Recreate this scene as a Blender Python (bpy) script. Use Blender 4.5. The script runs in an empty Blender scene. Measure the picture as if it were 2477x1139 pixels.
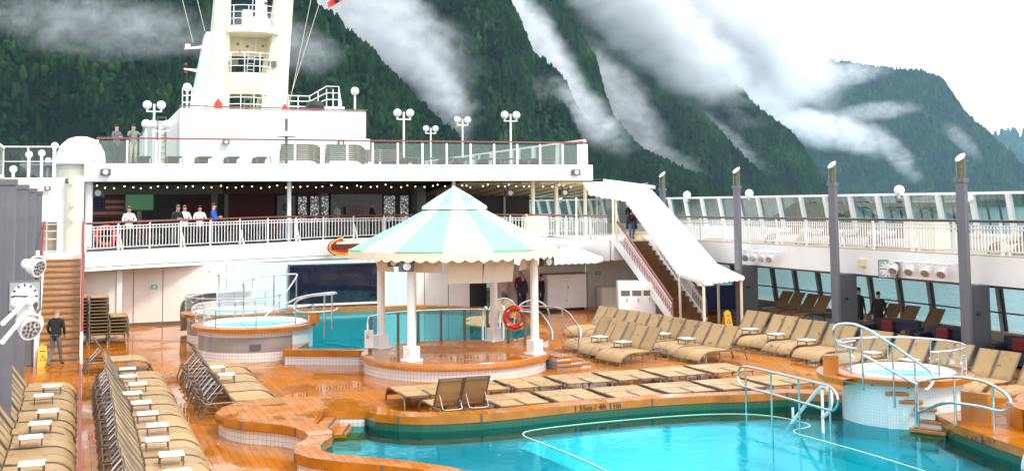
import bpy, bmesh, math, random
import numpy as np
from mathutils import Vector, Matrix, noise as mnoise
from mathutils.geometry import tessellate_polygon
PI = math.pi; R = math.radians
random.seed(7); rng = np.random.default_rng(7)
S = bpy.context.scene; C = S.collection

# ---------------------------------------------------------------- camera
HC = 4.8                                     # eye height above the pool deck (m); X starboard, Y forward, Z up
yaw, pit, rol = R(20.9), R(4.35), R(.56)
fw = Vector((math.sin(yaw)*math.cos(pit), math.cos(yaw)*math.cos(pit), math.sin(pit)))
r0 = Vector((math.cos(yaw), -math.sin(yaw), 0)); u0 = r0.cross(fw)
rr = r0*math.cos(rol) - u0*math.sin(rol); uu = u0*math.cos(rol) + r0*math.sin(rol)
cam = bpy.data.cameras.new('camera'); co = bpy.data.objects.new('camera', cam); C.objects.link(co)
m = Matrix((rr, uu, -fw)).transposed().to_4x4(); m.translation = (0, 0, HC); co.matrix_world = m
cam.sensor_fit = 'HORIZONTAL'; cam.sensor_width = 36; cam.lens = 2734/2477*36
cam.shift_y = -(569.5-285)/2477; cam.clip_start = .1; cam.clip_end = 40000
S.camera = co

# ---------------------------------------------------------------- sky, sun, exposure
SUN_EL, SUN_ROT = R(48), R(150)
W = bpy.data.worlds.new('World'); S.world = W; W.use_nodes = True
nt = W.node_tree; nt.nodes.clear()
def wn(t, **k):
    n = nt.nodes.new(t)
    for a, b in k.items(): setattr(n, a, b)
    return n
sky = wn('ShaderNodeTexSky', sky_type='NISHITA', sun_disc=False, sun_elevation=SUN_EL, sun_rotation=SUN_ROT)
bg1 = wn('ShaderNodeBackground'); bg1.inputs[1].default_value = .05
nt.links.new(sky.outputs[0], bg1.inputs[0])
tc = wn('ShaderNodeTexCoord'); mp = wn('ShaderNodeMapping'); mp.inputs['Scale'].default_value = (1, 1, 2.5)
nz = wn('ShaderNodeTexNoise'); nz.inputs['Scale'].default_value = 2.2; nz.inputs['Detail'].default_value = 6
rp = wn('ShaderNodeValToRGB')
rp.color_ramp.elements[0].position = .3; rp.color_ramp.elements[0].color = (.78, .80, .86, 1)
rp.color_ramp.elements[1].position = .62; rp.color_ramp.elements[1].color = (1, 1, 1, 1)
bg2 = wn('ShaderNodeBackground'); bg2.inputs[1].default_value = .8
nt.links.new(tc.outputs['Generated'], mp.inputs[0]); nt.links.new(mp.outputs[0], nz.inputs[0])
nt.links.new(nz.outputs['Fac'], rp.inputs[0]); nt.links.new(rp.outputs[0], bg2.inputs[0])
ad = wn('ShaderNodeAddShader'); ow = wn('ShaderNodeOutputWorld')
nt.links.new(bg1.outputs[0], ad.inputs[0]); nt.links.new(bg2.outputs[0], ad.inputs[1]); nt.links.new(ad.outputs[0], ow.inputs[0])
sl = bpy.data.lights.new('sun', 'SUN'); sl.energy = 1.2; sl.angle = R(12); sl.color = (1, .93, .82)
so = bpy.data.objects.new('sun', sl); C.objects.link(so)
sd = Vector((math.sin(SUN_ROT)*math.cos(SUN_EL), math.cos(SUN_ROT)*math.cos(SUN_EL), math.sin(SUN_EL)))
so.rotation_euler = sd.to_track_quat('Z', 'Y').to_euler(); so.location = (0, 0, 60)
S.view_settings.view_transform = 'Standard'; S.view_settings.look = 'None'
S.view_settings.exposure = 1.2; S.view_settings.gamma = 1; S.view_settings.use_curve_mapping = False
S.render.engine = 'CYCLES'
cy = S.cycles; cy.use_denoising = True; cy.max_bounces = 8; cy.transparent_max_bounces = 24; cy.diffuse_bounces = 4
cy.glossy_bounces = 4; cy.transmission_bounces = 6; cy.volume_bounces = 4; cy.volume_step_rate = .2; cy.volume_max_steps = 512
cy.caustics_reflective = False; cy.caustics_refractive = False; cy.sample_clamp_indirect = 4

# ---------------------------------------------------------------- materials
MATS = {}
def nodes(name):
    m = bpy.data.materials.new(name); m.use_nodes = True; t = m.node_tree; t.nodes.clear(); MATS[name] = m
    def N(ty, ins=None, **k):
        n = t.nodes.new(ty)
        for a, b in k.items(): setattr(n, a, b)
        for a, b in (ins or {}).items():
            if hasattr(b, 'is_output'): t.links.new(b, n.inputs[a])
            else: n.inputs[a].default_value = b
        return n
    return m, t, N
def c4(c): return (c[0], c[1], c[2], 1)
def mat(name, col, rough=.5, metal=0, var=.12, vs=3., bump=0., bs=40., spec=.5, dirt=None, coat=0, emit=0):
    m, t, N = nodes(name)
    tc = N('ShaderNodeTexCoord'); nz = N('ShaderNodeTexNoise', {'Vector': tc.outputs['Object'], 'Scale': vs, 'Detail': 6., 'Roughness': .65})
    lo = tuple(max(0, v*(1-var)) for v in col); hi = tuple(min(1, v*(1+var*.6)) for v in col)
    rp = N('ShaderNodeValToRGB', {'Fac': nz.outputs['Fac']})
    rp.color_ramp.elements[0].position = .3; rp.color_ramp.elements[0].color = c4(dirt or lo)
    rp.color_ramp.elements[1].position = .65; rp.color_ramp.elements[1].color = c4(hi)
    if dirt:
        e = rp.color_ramp.elements.new(.42); e.color = c4(lo)
    p = N('ShaderNodeBsdfPrincipled', {'Base Color': rp.outputs[0], 'Metallic': float(metal), 'Specular IOR Level': spec})
    rr = N('ShaderNodeMapRange', {'Value': nz.outputs['Fac'], 'To Min': rough*.8, 'To Max': min(1, rough*1.2)})
    t.links.new(rr.outputs[0], p.inputs['Roughness'])
    if coat: p.inputs['Coat Weight'].default_value = coat; p.inputs['Coat Roughness'].default_value = .06
    if bump:
        n2 = N('ShaderNodeTexNoise', {'Vector': tc.outputs['Object'], 'Scale': bs, 'Detail': 3.})
        b = N('ShaderNodeBump', {'Height': n2.outputs['Fac'], 'Strength': bump, 'Distance': .01}); t.links.new(b.outputs[0], p.inputs['Normal'])
    if emit: p.inputs['Emission Color'].default_value = c4(col); p.inputs['Emission Strength'].default_value = emit
    o = N('ShaderNodeOutputMaterial', {0: p.outputs[0]}); return m
white = mat('white_paint', (.80, .79, .75), .35, var=.06, vs=1.2, bump=.05, bs=6)
whitecool = mat('white_paint_cool', (.66, .77, .76), .4, var=.06, vs=1.)
cream = mat('cream_paint', (.80, .74, .56), .4, var=.06)
beige = mat('beige_panel', (.82, .76, .67), .5, var=.10, vs=1.1, bump=.05, bs=8)
teal = mat('pale_teal_panel', (.60, .76, .72), .45, var=.08)
greyp = mat('grey_column_paint', (.14, .14, .16), .45, var=.14, vs=2.5, bump=.08, bs=20)
greyd = mat('dark_grey_paint', (.09, .09, .10), .5, var=.15)
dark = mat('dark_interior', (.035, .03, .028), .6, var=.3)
black = mat('black', (.012, .012, .014), .4, var=.2)
rail_red = mat('varnished_red_brown_wood', (.20, .035, .012), .25, var=.3, vs=8, coat=.5)
redp = mat('red_rail_paint', (.30, .02, .012), .35, var=.2)
chrome = mat('stainless_steel', (.62, .64, .64), .16, 1, var=.08)
frame_m = mat('bronze_grey_frame', (.15, .122, .082), .4, .2, var=.15)
plast = mat('white_plastic', (.80, .80, .78), .3, var=.04)
redring = mat('red_plastic', (.65, .03, .015), .35, var=.15, vs=6)
yellow = mat('yellow_plastic', (.75, .42, .02), .4, var=.1)
darkred = mat('dark_red_cloth', (.13, .008, .012), .8, var=.2)
navy = mat('navy_upholstery', (.012, .013, .025), .75, var=.25)
bluec = mat('dark_blue_cover', (.012, .02, .10), .7, var=.3)
mint = mat('mint_awning', (.25, .57, .43), .55, var=.05)
bluemint = mat('pale_blue_awning', (.41, .61, .61), .55, var=.05)
green_trim = mat('green_trim', (.10, .55, .22), .5)
awn = mat('white_awning', (.82, .80, .74), .6, var=.05, vs=2, bump=.15, bs=5)
awnval = mat('cream_valance', (.76, .66, .50), .65, var=.12, vs=3, bump=.2, bs=8)
awnin = mat('cream_awning_lining', (.78, .62, .36), .6, var=.1)
blind = mat('beige_blind_fabric', (.66, .58, .46), .8, var=.08, vs=5, bump=.2, bs=60)
brick_d = mat('dark_red_brick', (.08, .012, .010), .7, var=.35, vs=9)
wood_dk = mat('dark_stair_wood', (.22, .085, .022), .22, var=.3, vs=4, coat=.3)
riser = mat('stair_riser', (.42, .33, .22), .4, var=.15)
skin = mat('skin', (.55, .30, .20), .55, var=.1, vs=20)
hair_g = mat('grey_hair', (.34, .30, .25), .7); hair_b = mat('brown_hair', (.06, .03, .015), .6); hair_y = mat('blond_hair', (.26, .16, .07), .6)
cl_black = mat('black_cloth', (.012, .012, .014), .85, var=.3, bump=.4, bs=30)
cl_grey = mat('grey_trouser_cloth', (.13, .13, .145), .85, var=.2, bump=.4, bs=30)
cl_navy = mat('navy_cloth', (.02, .022, .05), .85, var=.25)
cl_blue = mat('bright_blue_cloth', (.015, .10, .48), .8, var=.2)
cl_white = mat('white_cloth', (.7, .69, .66), .85, var=.1)
cl_cream = mat('cream_cloth', (.55, .42, .28), .85, var=.1)
cl_red = mat('deep_red_cloth', (.22, .012, .015), .85, var=.25)
cl_jean = mat('faded_jeans', (.14, .18, .34), .85, var=.25)
bulb_m = mat('warm_lit_bulb', (1, .74, .38), .4, emit=5)
tvgreen = mat('green_screen', (.008, .12, .03), .25, emit=.25)
globe_m = mat('opal_globe', (.86, .86, .84), .2, var=.03)
gold = mat('speaker_tan', (.30, .24, .12), .5)
lens_m = mat('lamp_lens', (.75, .76, .74), .12, .3, var=.1)

def sling_mat(name, col):
    m, t, N = nodes(name)
    tc = N('ShaderNodeTexCoord'); oi = N('ShaderNodeObjectInfo')
    ad = N('ShaderNodeVectorMath', {0: tc.outputs['Object'], 1: oi.outputs['Location']}, operation='ADD')
    n1 = N('ShaderNodeTexNoise', {'Vector': ad.outputs[0], 'Scale': 5., 'Detail': 5.}); n2 = N('ShaderNodeTexNoise', {'Vector': ad.outputs[0], 'Scale': 2.1, 'Detail': 3.})
    r1 = N('ShaderNodeValToRGB', {'Fac': n1.outputs['Fac']})
    r1.color_ramp.elements[0].position = .30; r1.color_ramp.elements[0].color = c4([v*.45 for v in col])
    r1.color_ramp.elements[1].position = .40; r1.color_ramp.elements[1].color = c4(col)
    hs = N('ShaderNodeHueSaturation', {'Color': r1.outputs[0]})
    mr = N('ShaderNodeMapRange', {'Value': oi.outputs['Random'], 'To Min': .86, 'To Max': 1.1}); t.links.new(mr.outputs[0], hs.inputs['Value'])
    w = N('ShaderNodeTexWave', {'Vector': tc.outputs['Object'], 'Scale': 60.}); b = N('ShaderNodeBump', {'Height': w.outputs['Fac'], 'Strength': .15, 'Distance': .003})
    ro = N('ShaderNodeMapRange', {'Value': n2.outputs['Fac'], 'From Min': .35, 'From Max': .6, 'To Min': .28, 'To Max': .6})
    p = N('ShaderNodeBsdfPrincipled', {'Base Color': hs.outputs[0], 'Roughness': ro.outputs[0], 'Normal': b.outputs[0], 'Specular IOR Level': .2})
    N('ShaderNodeOutputMaterial', {0: p.outputs[0]}); return m
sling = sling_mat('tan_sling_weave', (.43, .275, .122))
sling_shaded = sling_mat('shaded_sling_weave', (.20, .105, .045))  # darker copy of the tan sling, backlit shade put into the colour

def wood_mat(name, col, plank, joints, wet, seam=.10, radial=None):
    m, t, N = nodes(name)
    g = N('ShaderNodeNewGeometry'); sp = N('ShaderNodeSeparateXYZ', {0: g.outputs['Position']})
    def M_(op, a, b=0.): return N('ShaderNodeMath', {0: a, 1: b}, operation=op).outputs[0]
    u = M_('DIVIDE', sp.outputs[0], plank); fl = M_('FLOOR', u); fr = M_('FRACT', u)
    wnz = N('ShaderNodeTexWhiteNoise', {'W': fl}, noise_dimensions='1D')
    v = M_('ADD', M_('DIVIDE', sp.outputs[1], joints), M_('MULTIPLY', wnz.outputs['Value'], 7.3)); vf = M_('FRACT', v); vfl = M_('FLOOR', v)
    s1 = M_('LESS_THAN', fr, seam); s2 = M_('LESS_THAN', vf, .006); se = M_('MAXIMUM', s1, s2)
    cmb = N('ShaderNodeCombineXYZ', {0: fl, 1: vfl}); wn2 = N('ShaderNodeTexWhiteNoise', {'Vector': cmb.outputs[0]}, noise_dimensions='2D')
    mp = N('ShaderNodeMapping', {'Vector': g.outputs['Position'], 'Scale': (14, 1.2, 14)}); gr = N('ShaderNodeTexNoise', {'Vector': mp.outputs[0], 'Scale': 1.5, 'Detail': 6.})
    pd = N('ShaderNodeTexNoise', {'Vector': g.outputs['Position'], 'Scale': .45, 'Detail': 5., 'Roughness': .55, 'Distortion': .6})
    val = N('ShaderNodeMath', {0: M_('MULTIPLY', wn2.outputs['Value'], .35), 1: M_('MULTIPLY', gr.outputs['Fac'], .6)}, operation='ADD').outputs[0]
    rp = N('ShaderNodeValToRGB', {'Fac': val})
    rp.color_ramp.elements[0].position = .15; rp.color_ramp.elements[0].color = c4([x*.74 for x in col])
    rp.color_ramp.elements[1].position = .75; rp.color_ramp.elements[1].color = c4([min(1, x*1.1) for x in col])
    mx = N('ShaderNodeMix', {'Factor': se, 'A': rp.outputs[0], 'B': c4([x*.25 for x in col])}, data_type='RGBA') if False else N('ShaderNodeMixRGB', {'Fac': se, 'Color1': rp.outputs[0], 'Color2': c4([x*.34 for x in col])})
    ro = N('ShaderNodeMapRange', {'Value': pd.outputs['Fac'], 'From Min': .45, 'From Max': .60, 'To Min': wet[0], 'To Max': wet[1]})
    b1 = M_('MULTIPLY', M_('SUBTRACT', 1., se), ro.outputs[0])
    rip = N('ShaderNodeTexNoise', {'Vector': g.outputs['Position'], 'Scale': 3., 'Detail': 2.})
    b2 = N('ShaderNodeBump', {'Height': M_('ADD', M_('MULTIPLY', b1, 2.), M_('MULTIPLY', rip.outputs['Fac'], .25)), 'Strength': .22, 'Distance': .02})
    sp_ = N('ShaderNodeMapRange', {'Value': pd.outputs['Fac'], 'From Min': .46, 'From Max': .60, 'To Min': .5, 'To Max': .02})
    p = N('ShaderNodeBsdfPrincipled', {'Base Color': mx.outputs[0], 'Roughness': ro.outputs[0], 'Normal': b2.outputs[0], 'Specular IOR Level': sp_.outputs[0]})
    N('ShaderNodeOutputMaterial', {0: p.outputs[0]}); return m
deck_m = wood_mat('wet_teak_deck', (.45, .140, .007), .14, 3.2, (.03, .34), .07)
plaza_m = wood_mat('wet_teak_platform', (.47, .150, .008), .16, 2.4, (.05, .36), .07)
coping_m = mat('varnished_teak_coping', (.44, .145, .010), .16, var=.28, vs=2.2, coat=.4, bump=.04, bs=8)

def tile_mat(name, col, grout, s=.05, rough=.2):
    m, t, N = nodes(name)
    tc = N('ShaderNodeTexCoord'); br = N('ShaderNodeTexBrick', {'Vector': tc.outputs['UV'], 'Color1': c4(col), 'Color2': c4([x*.93 for x in col]), 'Mortar': c4(grout), 'Scale': 1., 'Mortar Size': s*.07, 'Brick Width': s, 'Row Height': s}, offset=0.)
    nz = N('ShaderNodeTexNoise', {'Vector': tc.outputs['Object'], 'Scale': 1.5, 'Detail': 5.})
    mx = N('ShaderNodeMixRGB', {'Fac': .25, 'Color1': br.outputs[0], 'Color2': nz.outputs['Color']}, blend_type='SOFT_LIGHT')
    p = N('ShaderNodeBsdfPrincipled', {'Base Color': mx.outputs[0], 'Roughness': rough}); N('ShaderNodeOutputMaterial', {0: p.outputs[0]}); return m
tile_w = tile_mat('white_mosaic_tile', (.74, .70, .66), (.45, .42, .38), .1)
tile_g = tile_mat('grey_mosaic_tile', (.30, .28, .25), (.22, .20, .18), .06)
tile_b = tile_mat('pool_blue_tile', (.03, .36, .42), (.06, .36, .40), .12)
tile_k = tile_mat('shaded_pool_wall_tile', (.028, .10, .055), (.033, .11, .06), .12)  # dark green carries the shadow below the coping in the tile colour
tile_t = tile_mat('pool_shelf_tile', (.02, .46, .56), (.03, .46, .55), .12)  # teal tile colour includes the dark wall reflected around the pool edge
tile_c = tile_mat('pale_cyan_tile', (.66, .80, .78), (.5, .62, .6), .06)

def glass_mat(name, tint, gloss=.10, opaq=0., col=(0, 0, 0), rough=.01, fres=True):
    m, t, N = nodes(name)
    tr = N('ShaderNodeBsdfTransparent', {'Color': c4(tint)}); gl = N('ShaderNodeBsdfGlossy', {'Color': (.9, .95, .95, 1), 'Roughness': rough})
    lw = N('ShaderNodeLayerWeight', {'Blend': .25}); ml = N('ShaderNodeMath', {0: lw.outputs['Fresnel'], 1: gloss*4}, operation='MULTIPLY', use_clamp=True)
    mx = N('ShaderNodeMixShader', {0: ml.outputs[0], 1: tr.outputs[0], 2: gl.outputs[0]}); out = mx
    if opaq:
        df = N('ShaderNodeBsdfDiffuse', {'Color': c4(col)}); out = N('ShaderNodeMixShader', {0: opaq, 1: mx.outputs[0], 2: df.outputs[0]})
    N('ShaderNodeOutputMaterial', {0: out.outputs[0]}); return m
g_clear = glass_mat('clear_glass', (.90, .95, .94), .08, .05, (.8, .85, .85))
g_green = glass_mat('greenish_glass', (.76, .86, .80), .14, .14, (.62, .72, .66))
g_smoke = glass_mat('smoked_glass', (.60, .66, .56), .12, .06, (.3, .35, .3))
g_teal = glass_mat('teal_tinted_glass', (.40, .56, .56), .07, .2, (.05, .15, .15))
g_win = glass_mat('window_glass', (.72, .86, .84), .04, .20, (.24, .44, .42))
frame_l = mat('pale_window_frame', (.42, .42, .38), .4)
g_lamp = glass_mat('lamp_glass', (.74, .76, .68), .12, .12, (.4, .42, .34))

def water_mat(name, tint, scale, strength):
    m, t, N = nodes(name)
    g = N('ShaderNodeNewGeometry'); nz = N('ShaderNodeTexNoise', {'Vector': g.outputs['Position'], 'Scale': scale, 'Detail': 4., 'Roughness': .55, 'Distortion': .4})
    b = N('ShaderNodeBump', {'Height': nz.outputs['Fac'], 'Strength': strength, 'Distance': .05})
    tr = N('ShaderNodeBsdfTransparent', {'Color': c4(tint)}); gl = N('ShaderNodeBsdfGlossy', {'Color': (.34, .78, .84, 1), 'Roughness': .03, 'Normal': b.outputs[0]})
    fr = N('ShaderNodeFresnel', {'IOR': 1.33, 'Normal': b.outputs[0]})
    mx = N('ShaderNodeMixShader', {0: fr.outputs[0], 1: tr.outputs[0], 2: gl.outputs[0]}); N('ShaderNodeOutputMaterial', {0: mx.outputs[0]}); return m
water_m = water_mat('pool_water', (.16, .92, .98), 2.4, .10)
tubwater_m = water_mat('tub_water', (.55, .93, .98), 5., .12)

# ---------------------------------------------------------------- mesh helpers
class MB:
    def __init__(s): s.v = []; s.f = []; s.m = []; s.k = 0
    def add(s, vs, fs):
        o = len(s.v); s.v += [tuple(v) for v in vs]; s.f += [tuple(i+o for i in f) for f in fs]; s.m += [s.k]*len(fs); return s
    def box(s, x0, x1, y0, y1, z0, z1, rz=0, piv=None):
        vs = [(x, y, z) for z in (z0, z1) for x, y in ((x0, y0), (x1, y0), (x1, y1), (x0, y1))]
        if rz:
            px, py = piv or ((x0+x1)/2, (y0+y1)/2); c, q = math.cos(rz), math.sin(rz)
            vs = [(px+(x-px)*c-(y-py)*q, py+(x-px)*q+(y-py)*c, z) for x, y, z in vs]
        return s.add(vs, [(3, 2, 1, 0), (4, 5, 6, 7), (0, 1, 5, 4), (1, 2, 6, 5), (2, 3, 7, 6), (3, 0, 4, 7)])
    def bar(s, a, b, w, h=None, up=(0, 0, 1)):          # rectangular bar from a to b
        a, b = Vector(a), Vector(b); d = (b-a).normalized(); h = h or w
        sx = d.cross(Vector(up)); sx = sx.normalized() if sx.length > 1e-4 else Vector((1, 0, 0)); sz = sx.cross(d)
        q = [sx*(w/2*i)+sz*(h/2*j) for i, j in ((-1, -1), (1, -1), (1, 1), (-1, 1))]
        return s.add([a+k for k in q]+[b+k for k in q], [(0, 1, 2, 3), (7, 6, 5, 4), (0, 4, 5, 1), (1, 5, 6, 2), (2, 6, 7, 3), (3, 7, 4, 0)])
    def tube(s, pts, r, n=8, closed=False, r2=None):
        P = [Vector(p) for p in pts]; k = len(P); vs = []; up = None
        for i, p in enumerate(P):
            if closed: d = (P[(i+1) % k]-P[i-1]).normalized()
            else: d = (P[min(i+1, k-1)]-P[max(i-1, 0)]).normalized()
            if up is None: up = Vector((0, 0, 1)) if abs(d.z) < .9 else Vector((1, 0, 0))
            a = d.cross(up); a = a.normalized() if a.length > 1e-5 else d.orthogonal().normalized(); b = a.cross(d); up = b
            ri = r if r2 is None else r+(r2-r)*i/(k-1)
            vs += [p+a*(ri*math.cos(2*PI*j/n))+b*(ri*math.sin(2*PI*j/n)) for j in range(n)]
        fs = []
        for i in range(k if closed else k-1):
            o, q = i*n, ((i+1) % k)*n
            fs += [(o+j, o+(j+1) % n, q+(j+1) % n, q+j) for j in range(n)]
        if not closed: fs += [tuple(range(n))[::-1], tuple(range((k-1)*n, k*n))]
        return s.add(vs, fs)
    def lathe(s, prof, c=(0, 0, 0), n=24, a0=0, a1=2*PI, M=None):
        full = abs(a1-a0-2*PI) < 1e-6; k = n if full else n+1; vs = []
        for r, z in prof:
            for j in range(k):
                a = a0+(a1-a0)*j/n; v = Vector((r*math.cos(a), r*math.sin(a), z))
                if M: v = M @ v
                vs.append((c[0]+v[0], c[1]+v[1], c[2]+v[2]))
        fs = []
        for i in range(len(prof)-1):
            for j in range(n):
                q = (j+1) % k; fs.append((i*k+j, i*k+q, (i+1)*k+q, (i+1)*k+j))
        return s.add(vs, fs)
    def ball(s, c, r, n=12, sq=(1, 1, 1)):
        h = n//2; prof = [(max(1e-4, r*math.sin(PI*i/h)), -r*math.cos(PI*i/h)) for i in range(h+1)]
        return s.lathe(prof, c, n, M=Matrix.Diagonal(Vector(sq)))
    def poly(s, outer, z0, z1, holes=(), sides=True, bottom=False, hole_sides=True):
        loops = [outer]+list(holes); flat = [p for l in loops for p in l]
        tris = tessellate_polygon([[Vector((p[0], p[1], 0)) for p in l] for l in loops])
        n = len(flat); vs = [(p[0], p[1], z1) for p in flat]+[(p[0], p[1], z0) for p in flat]; fs = []
        for t in tris:
            a, b, c = (Vector(flat[i]).to_2d() if len(flat[i]) > 2 else Vector(flat[i]) for i in t)
            if (b-a).cross(c-a) < 0: t = t[::-1]
            fs.append(tuple(t))
            if bottom: fs.append(tuple(i+n for i in t[::-1]))
        o = 0
        for li, l in enumerate(loops):
            k = len(l); ar = sum(l[i][0]*l[(i+1) % k][1]-l[(i+1) % k][0]*l[i][1] for i in range(k))
            if sides if li == 0 else hole_sides:
                for i in range(k):
                    a, b = o+i, o+(i+1) % k
                    fs.append((a, a+n, b+n, b) if (ar > 0) != (li == 0) and False else ((a+n, b+n, b, a) if (ar > 0) == (li == 0) else (b+n, a+n, a, b)))
            o += k
        return s.add(vs, fs)
    def wall(s, pts, z0, z1, closed=False):              # vertical strip along pts (each may carry own z)
        k = len(pts); z = lambda v, i: v[i] if isinstance(v, (list, tuple)) else v
        vs = [(p[0], p[1], z(z0, i)) for i, p in enumerate(pts)]+[(p[0], p[1], z(z1, i)) for i, p in enumerate(pts)]
        return s.add(vs, [(i, (i+1) % k, k+(i+1) % k, k+i) for i in range(k if closed else k-1)])
    def quad(s, a, b, c, d): return s.add([a, b, c, d], [(0, 1, 2, 3)])
def smooth_pts(pts, it=2, closed=False):                 # Chaikin
    P = [Vector(p) for p in pts]
    for _ in range(it):
        Q = [] if closed else [P[0]]; k = len(P)
        for i in range(k if closed else k-1):
            a, b = P[i], P[(i+1) % k]; Q += [a*.75+b*.25, a*.25+b*.75]
        if not closed: Q.append(P[-1])
        P = Q
    return [tuple(p) for p in P]
def arc(cx, cy, r, a0, a1, n, z=None):
    o = [(cx+r*math.cos(R(a0+(a1-a0)*i/n)), cy+r*math.sin(R(a0+(a1-a0)*i/n))) for i in range(n+1)]
    return o if z is None else [(x, y, z) for x, y in o]
def obj(name, mb, mt, parent=None, loc=None, smooth=False, bevel=0, uv=False, auto=None):
    me = bpy.data.meshes.new(name); me.from_pydata(mb.v, [], mb.f); me.validate()
    mts = mt if isinstance(mt, (list, tuple)) else [mt]
    for q in mts: me.materials.append(q)
    if len(mts) > 1 and len(me.polygons) == len(mb.m): me.polygons.foreach_set('material_index', mb.m)
    if uv:                                               # metre-scaled box/cylinder-free UVs: horizontal run, height
        ul = me.uv_layers.new(name='UVMap')
        for p in me.polygons:
            nrm = p.normal
            for li in p.loop_indices:
                v = me.vertices[me.loops[li].vertex_index].co
                if abs(nrm.z) > .7: ul.data[li].uv = (v.x, v.y)
                elif uv == 'cyl': ul.data[li].uv = (math.atan2(v.y, v.x)*math.hypot(v.x, v.y), v.z)
                else: ul.data[li].uv = (v.x*nrm.y-v.y*nrm.x, v.z)
    if smooth or auto:
        me.polygons.foreach_set('use_smooth', [True]*len(me.polygons))
        me.set_sharp_from_angle(angle=R(auto or 40))
    me.update()
    o = bpy.data.objects.new(name, me); C.objects.link(o)
    if parent: o.parent = parent
    if loc: o.location = loc
    if bevel:
        b = o.modifiers.new('bevel', 'BEVEL'); b.width = bevel; b.segments = 2; b.limit_method = 'ANGLE'
    return o
def tag(o, label=None, cat=None, group=None, kind=None):
    if label: o['label'] = label
    if cat: o['category'] = cat
    if group: o['group'] = group
    if kind: o['kind'] = kind
    return o
def thing(name, label, cat, loc=(0, 0, 0), rz=0, group=None):
    o = bpy.data.objects.new(name, None); C.objects.link(o); o.empty_display_size = .2
    o.location = loc; o.rotation_euler = (0, 0, rz); return tag(o, label, cat, group)
def struct(name, mb, mt, **k): return tag(obj(name, mb, mt, **k), kind='structure')
def kids(o): return [c for c in list(C.objects) if c.parent == o]
def tree_of(root):
    return (root, [(c, [(g, []) for g in kids(c)]) for c in kids(root)])
def dup(tr, loc, rz, label, group=None, mt=None):
    r = tr[0].copy(); C.objects.link(r); r.location = loc; r.rotation_euler = (0, 0, rz); r['label'] = label
    if group: r['group'] = group
    for c, gs in tr[1]:
        d = c.copy(); C.objects.link(d); d.parent = r
        for g, _ in gs:
            e = g.copy(); C.objects.link(e); e.parent = d
    return r
def text(name, body, size, loc, rot, mt, parent=None, depth=.004, align='CENTER'):
    cu = bpy.data.curves.new(name, 'FONT'); cu.body = body; cu.size = size; cu.extrude = depth; cu.align_x = align; cu.align_y = 'CENTER'; cu.resolution_u = 2
    q = bpy.data.objects.new('tmp_text', cu); C.objects.link(q); bpy.context.view_layer.update()
    me = bpy.data.meshes.new_from_object(q.evaluated_get(bpy.context.evaluated_depsgraph_get())); bpy.data.objects.remove(q); bpy.data.curves.remove(cu)
    me.name = name; me.materials.clear(); me.materials.append(mt)
    o = bpy.data.objects.new(name, me); C.objects.link(o); o.location = loc; o.rotation_euler = rot
    if parent: o.parent = parent
    return o
# ================================================================ SETTING: water, hull deck, pools
sea_m = None
def sea():
    global sea_m
    m, t, N = nodes('fjord_water')
    g = N('ShaderNodeNewGeometry'); nz = N('ShaderNodeTexNoise', {'Vector': g.outputs['Position'], 'Scale': .12, 'Detail': 6.})
    b = N('ShaderNodeBump', {'Height': nz.outputs['Fac'], 'Strength': .35, 'Distance': 1.})
    p = N('ShaderNodeBsdfPrincipled', {'Base Color': (.13, .235, .225, 1), 'Roughness': .22, 'Normal': b.outputs[0]}); N('ShaderNodeOutputMaterial', {0: p.outputs[0]})
    mb = MB(); n = 40; L = 9000.
    mb.add([(x, y, -28) for y in (-1500, 12000) for x in (-6000, 12000)], [(0, 1, 3, 2)]); struct('sea', mb, m)
sea()

POOL = [(6.6,16),(6.05,17.9),(5.83,18.37),(5.33,19.05),(4.67,19.72),(4.27,20.07),(4.11,20.43),(4.18,20.89),(4.32,21.23),(4.52,21.54),(4.64,22.04),(4.63,22.63),(4.47,23.11),
        (4.92,24.3),(5.76,23.94),(5.85,23.49),(6.24,23.06),(6.65,22.78),(7.19,22.64),(7.88,22.58),(8.57,22.59),(9.9,22.75),(11.97,22.78),(13.18,22.65),(14.08,22.42),(15.15,22.25),(16.2,21.3),
        (17.0,20.2),(16.8,19.4),(16.5,19.2),(15.95,17.83),(15.72,16.86),(15.5,15.69),(15.1,14),(14,11.8),(11.5,10.8),(9,11.2),(7.2,13.5)]
POOL = POOL[::-1]
RIM = [(5.9,16.2),(5.35,18.32),(4.82,18.91),(4.23,19.43),(3.79,19.96),(3.63,20.42),(3.67,20.81),(3.8,21.21),(4.0,21.49),(4.13,21.84),(4.14,22.26),(4.04,22.71),(3.84,23.11),(3.55,23.43),(3.15,23.79),(2.86,24.33),
       (2.76,25.02),(2.96,25.62),(3.32,26.13),(3.83,26.4),(4.54,26.41),(5.26,26.15),(5.77,25.62),(6.06,24.96),(6.13,24.37),(6.38,23.65),(6.8,23.3),(7.4,23.12),(8.6,23.08),(9.9,23.25),(12,23.26),(13.2,23.1),(14.2,22.88),(15.3,22.75),
       (16.6,22),(18,20.8),(19.4,19.3),(19.9,17.5),(19.2,15.6),(17.6,14.2),(16,11.8),(14.5,10.6),(11.5,9.6),(8.6,10.2),(6.4,13.2)][::-1]
REAR = [(6.3,35.15),(8.0,34.3),(9,34.45),(12,34.45),(13.4,34.6),(14.5,35.9),(15.4,39),(15.8,43),(15.5,45.8),(14,47.4),(12,48.0),(9.4,48.15),(7.4,48.15),(7.0,44),(7.2,41),(7.3,38.5),(6.9,36.5)]
def offset(P, d):
    k = len(P); o = []
    for i in range(k):
        a, b, c = Vector(P[i-1]).to_2d(), Vector(P[i]).to_2d(), Vector(P[(i+1) % k]).to_2d()
        n = ((b-a).normalized()+(c-b).normalized()); n = n.normalized() if n.length > .2 else (c-b).normalized()
        o.append((b.x+n.y*d, b.y-n.x*d))
    return o
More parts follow.
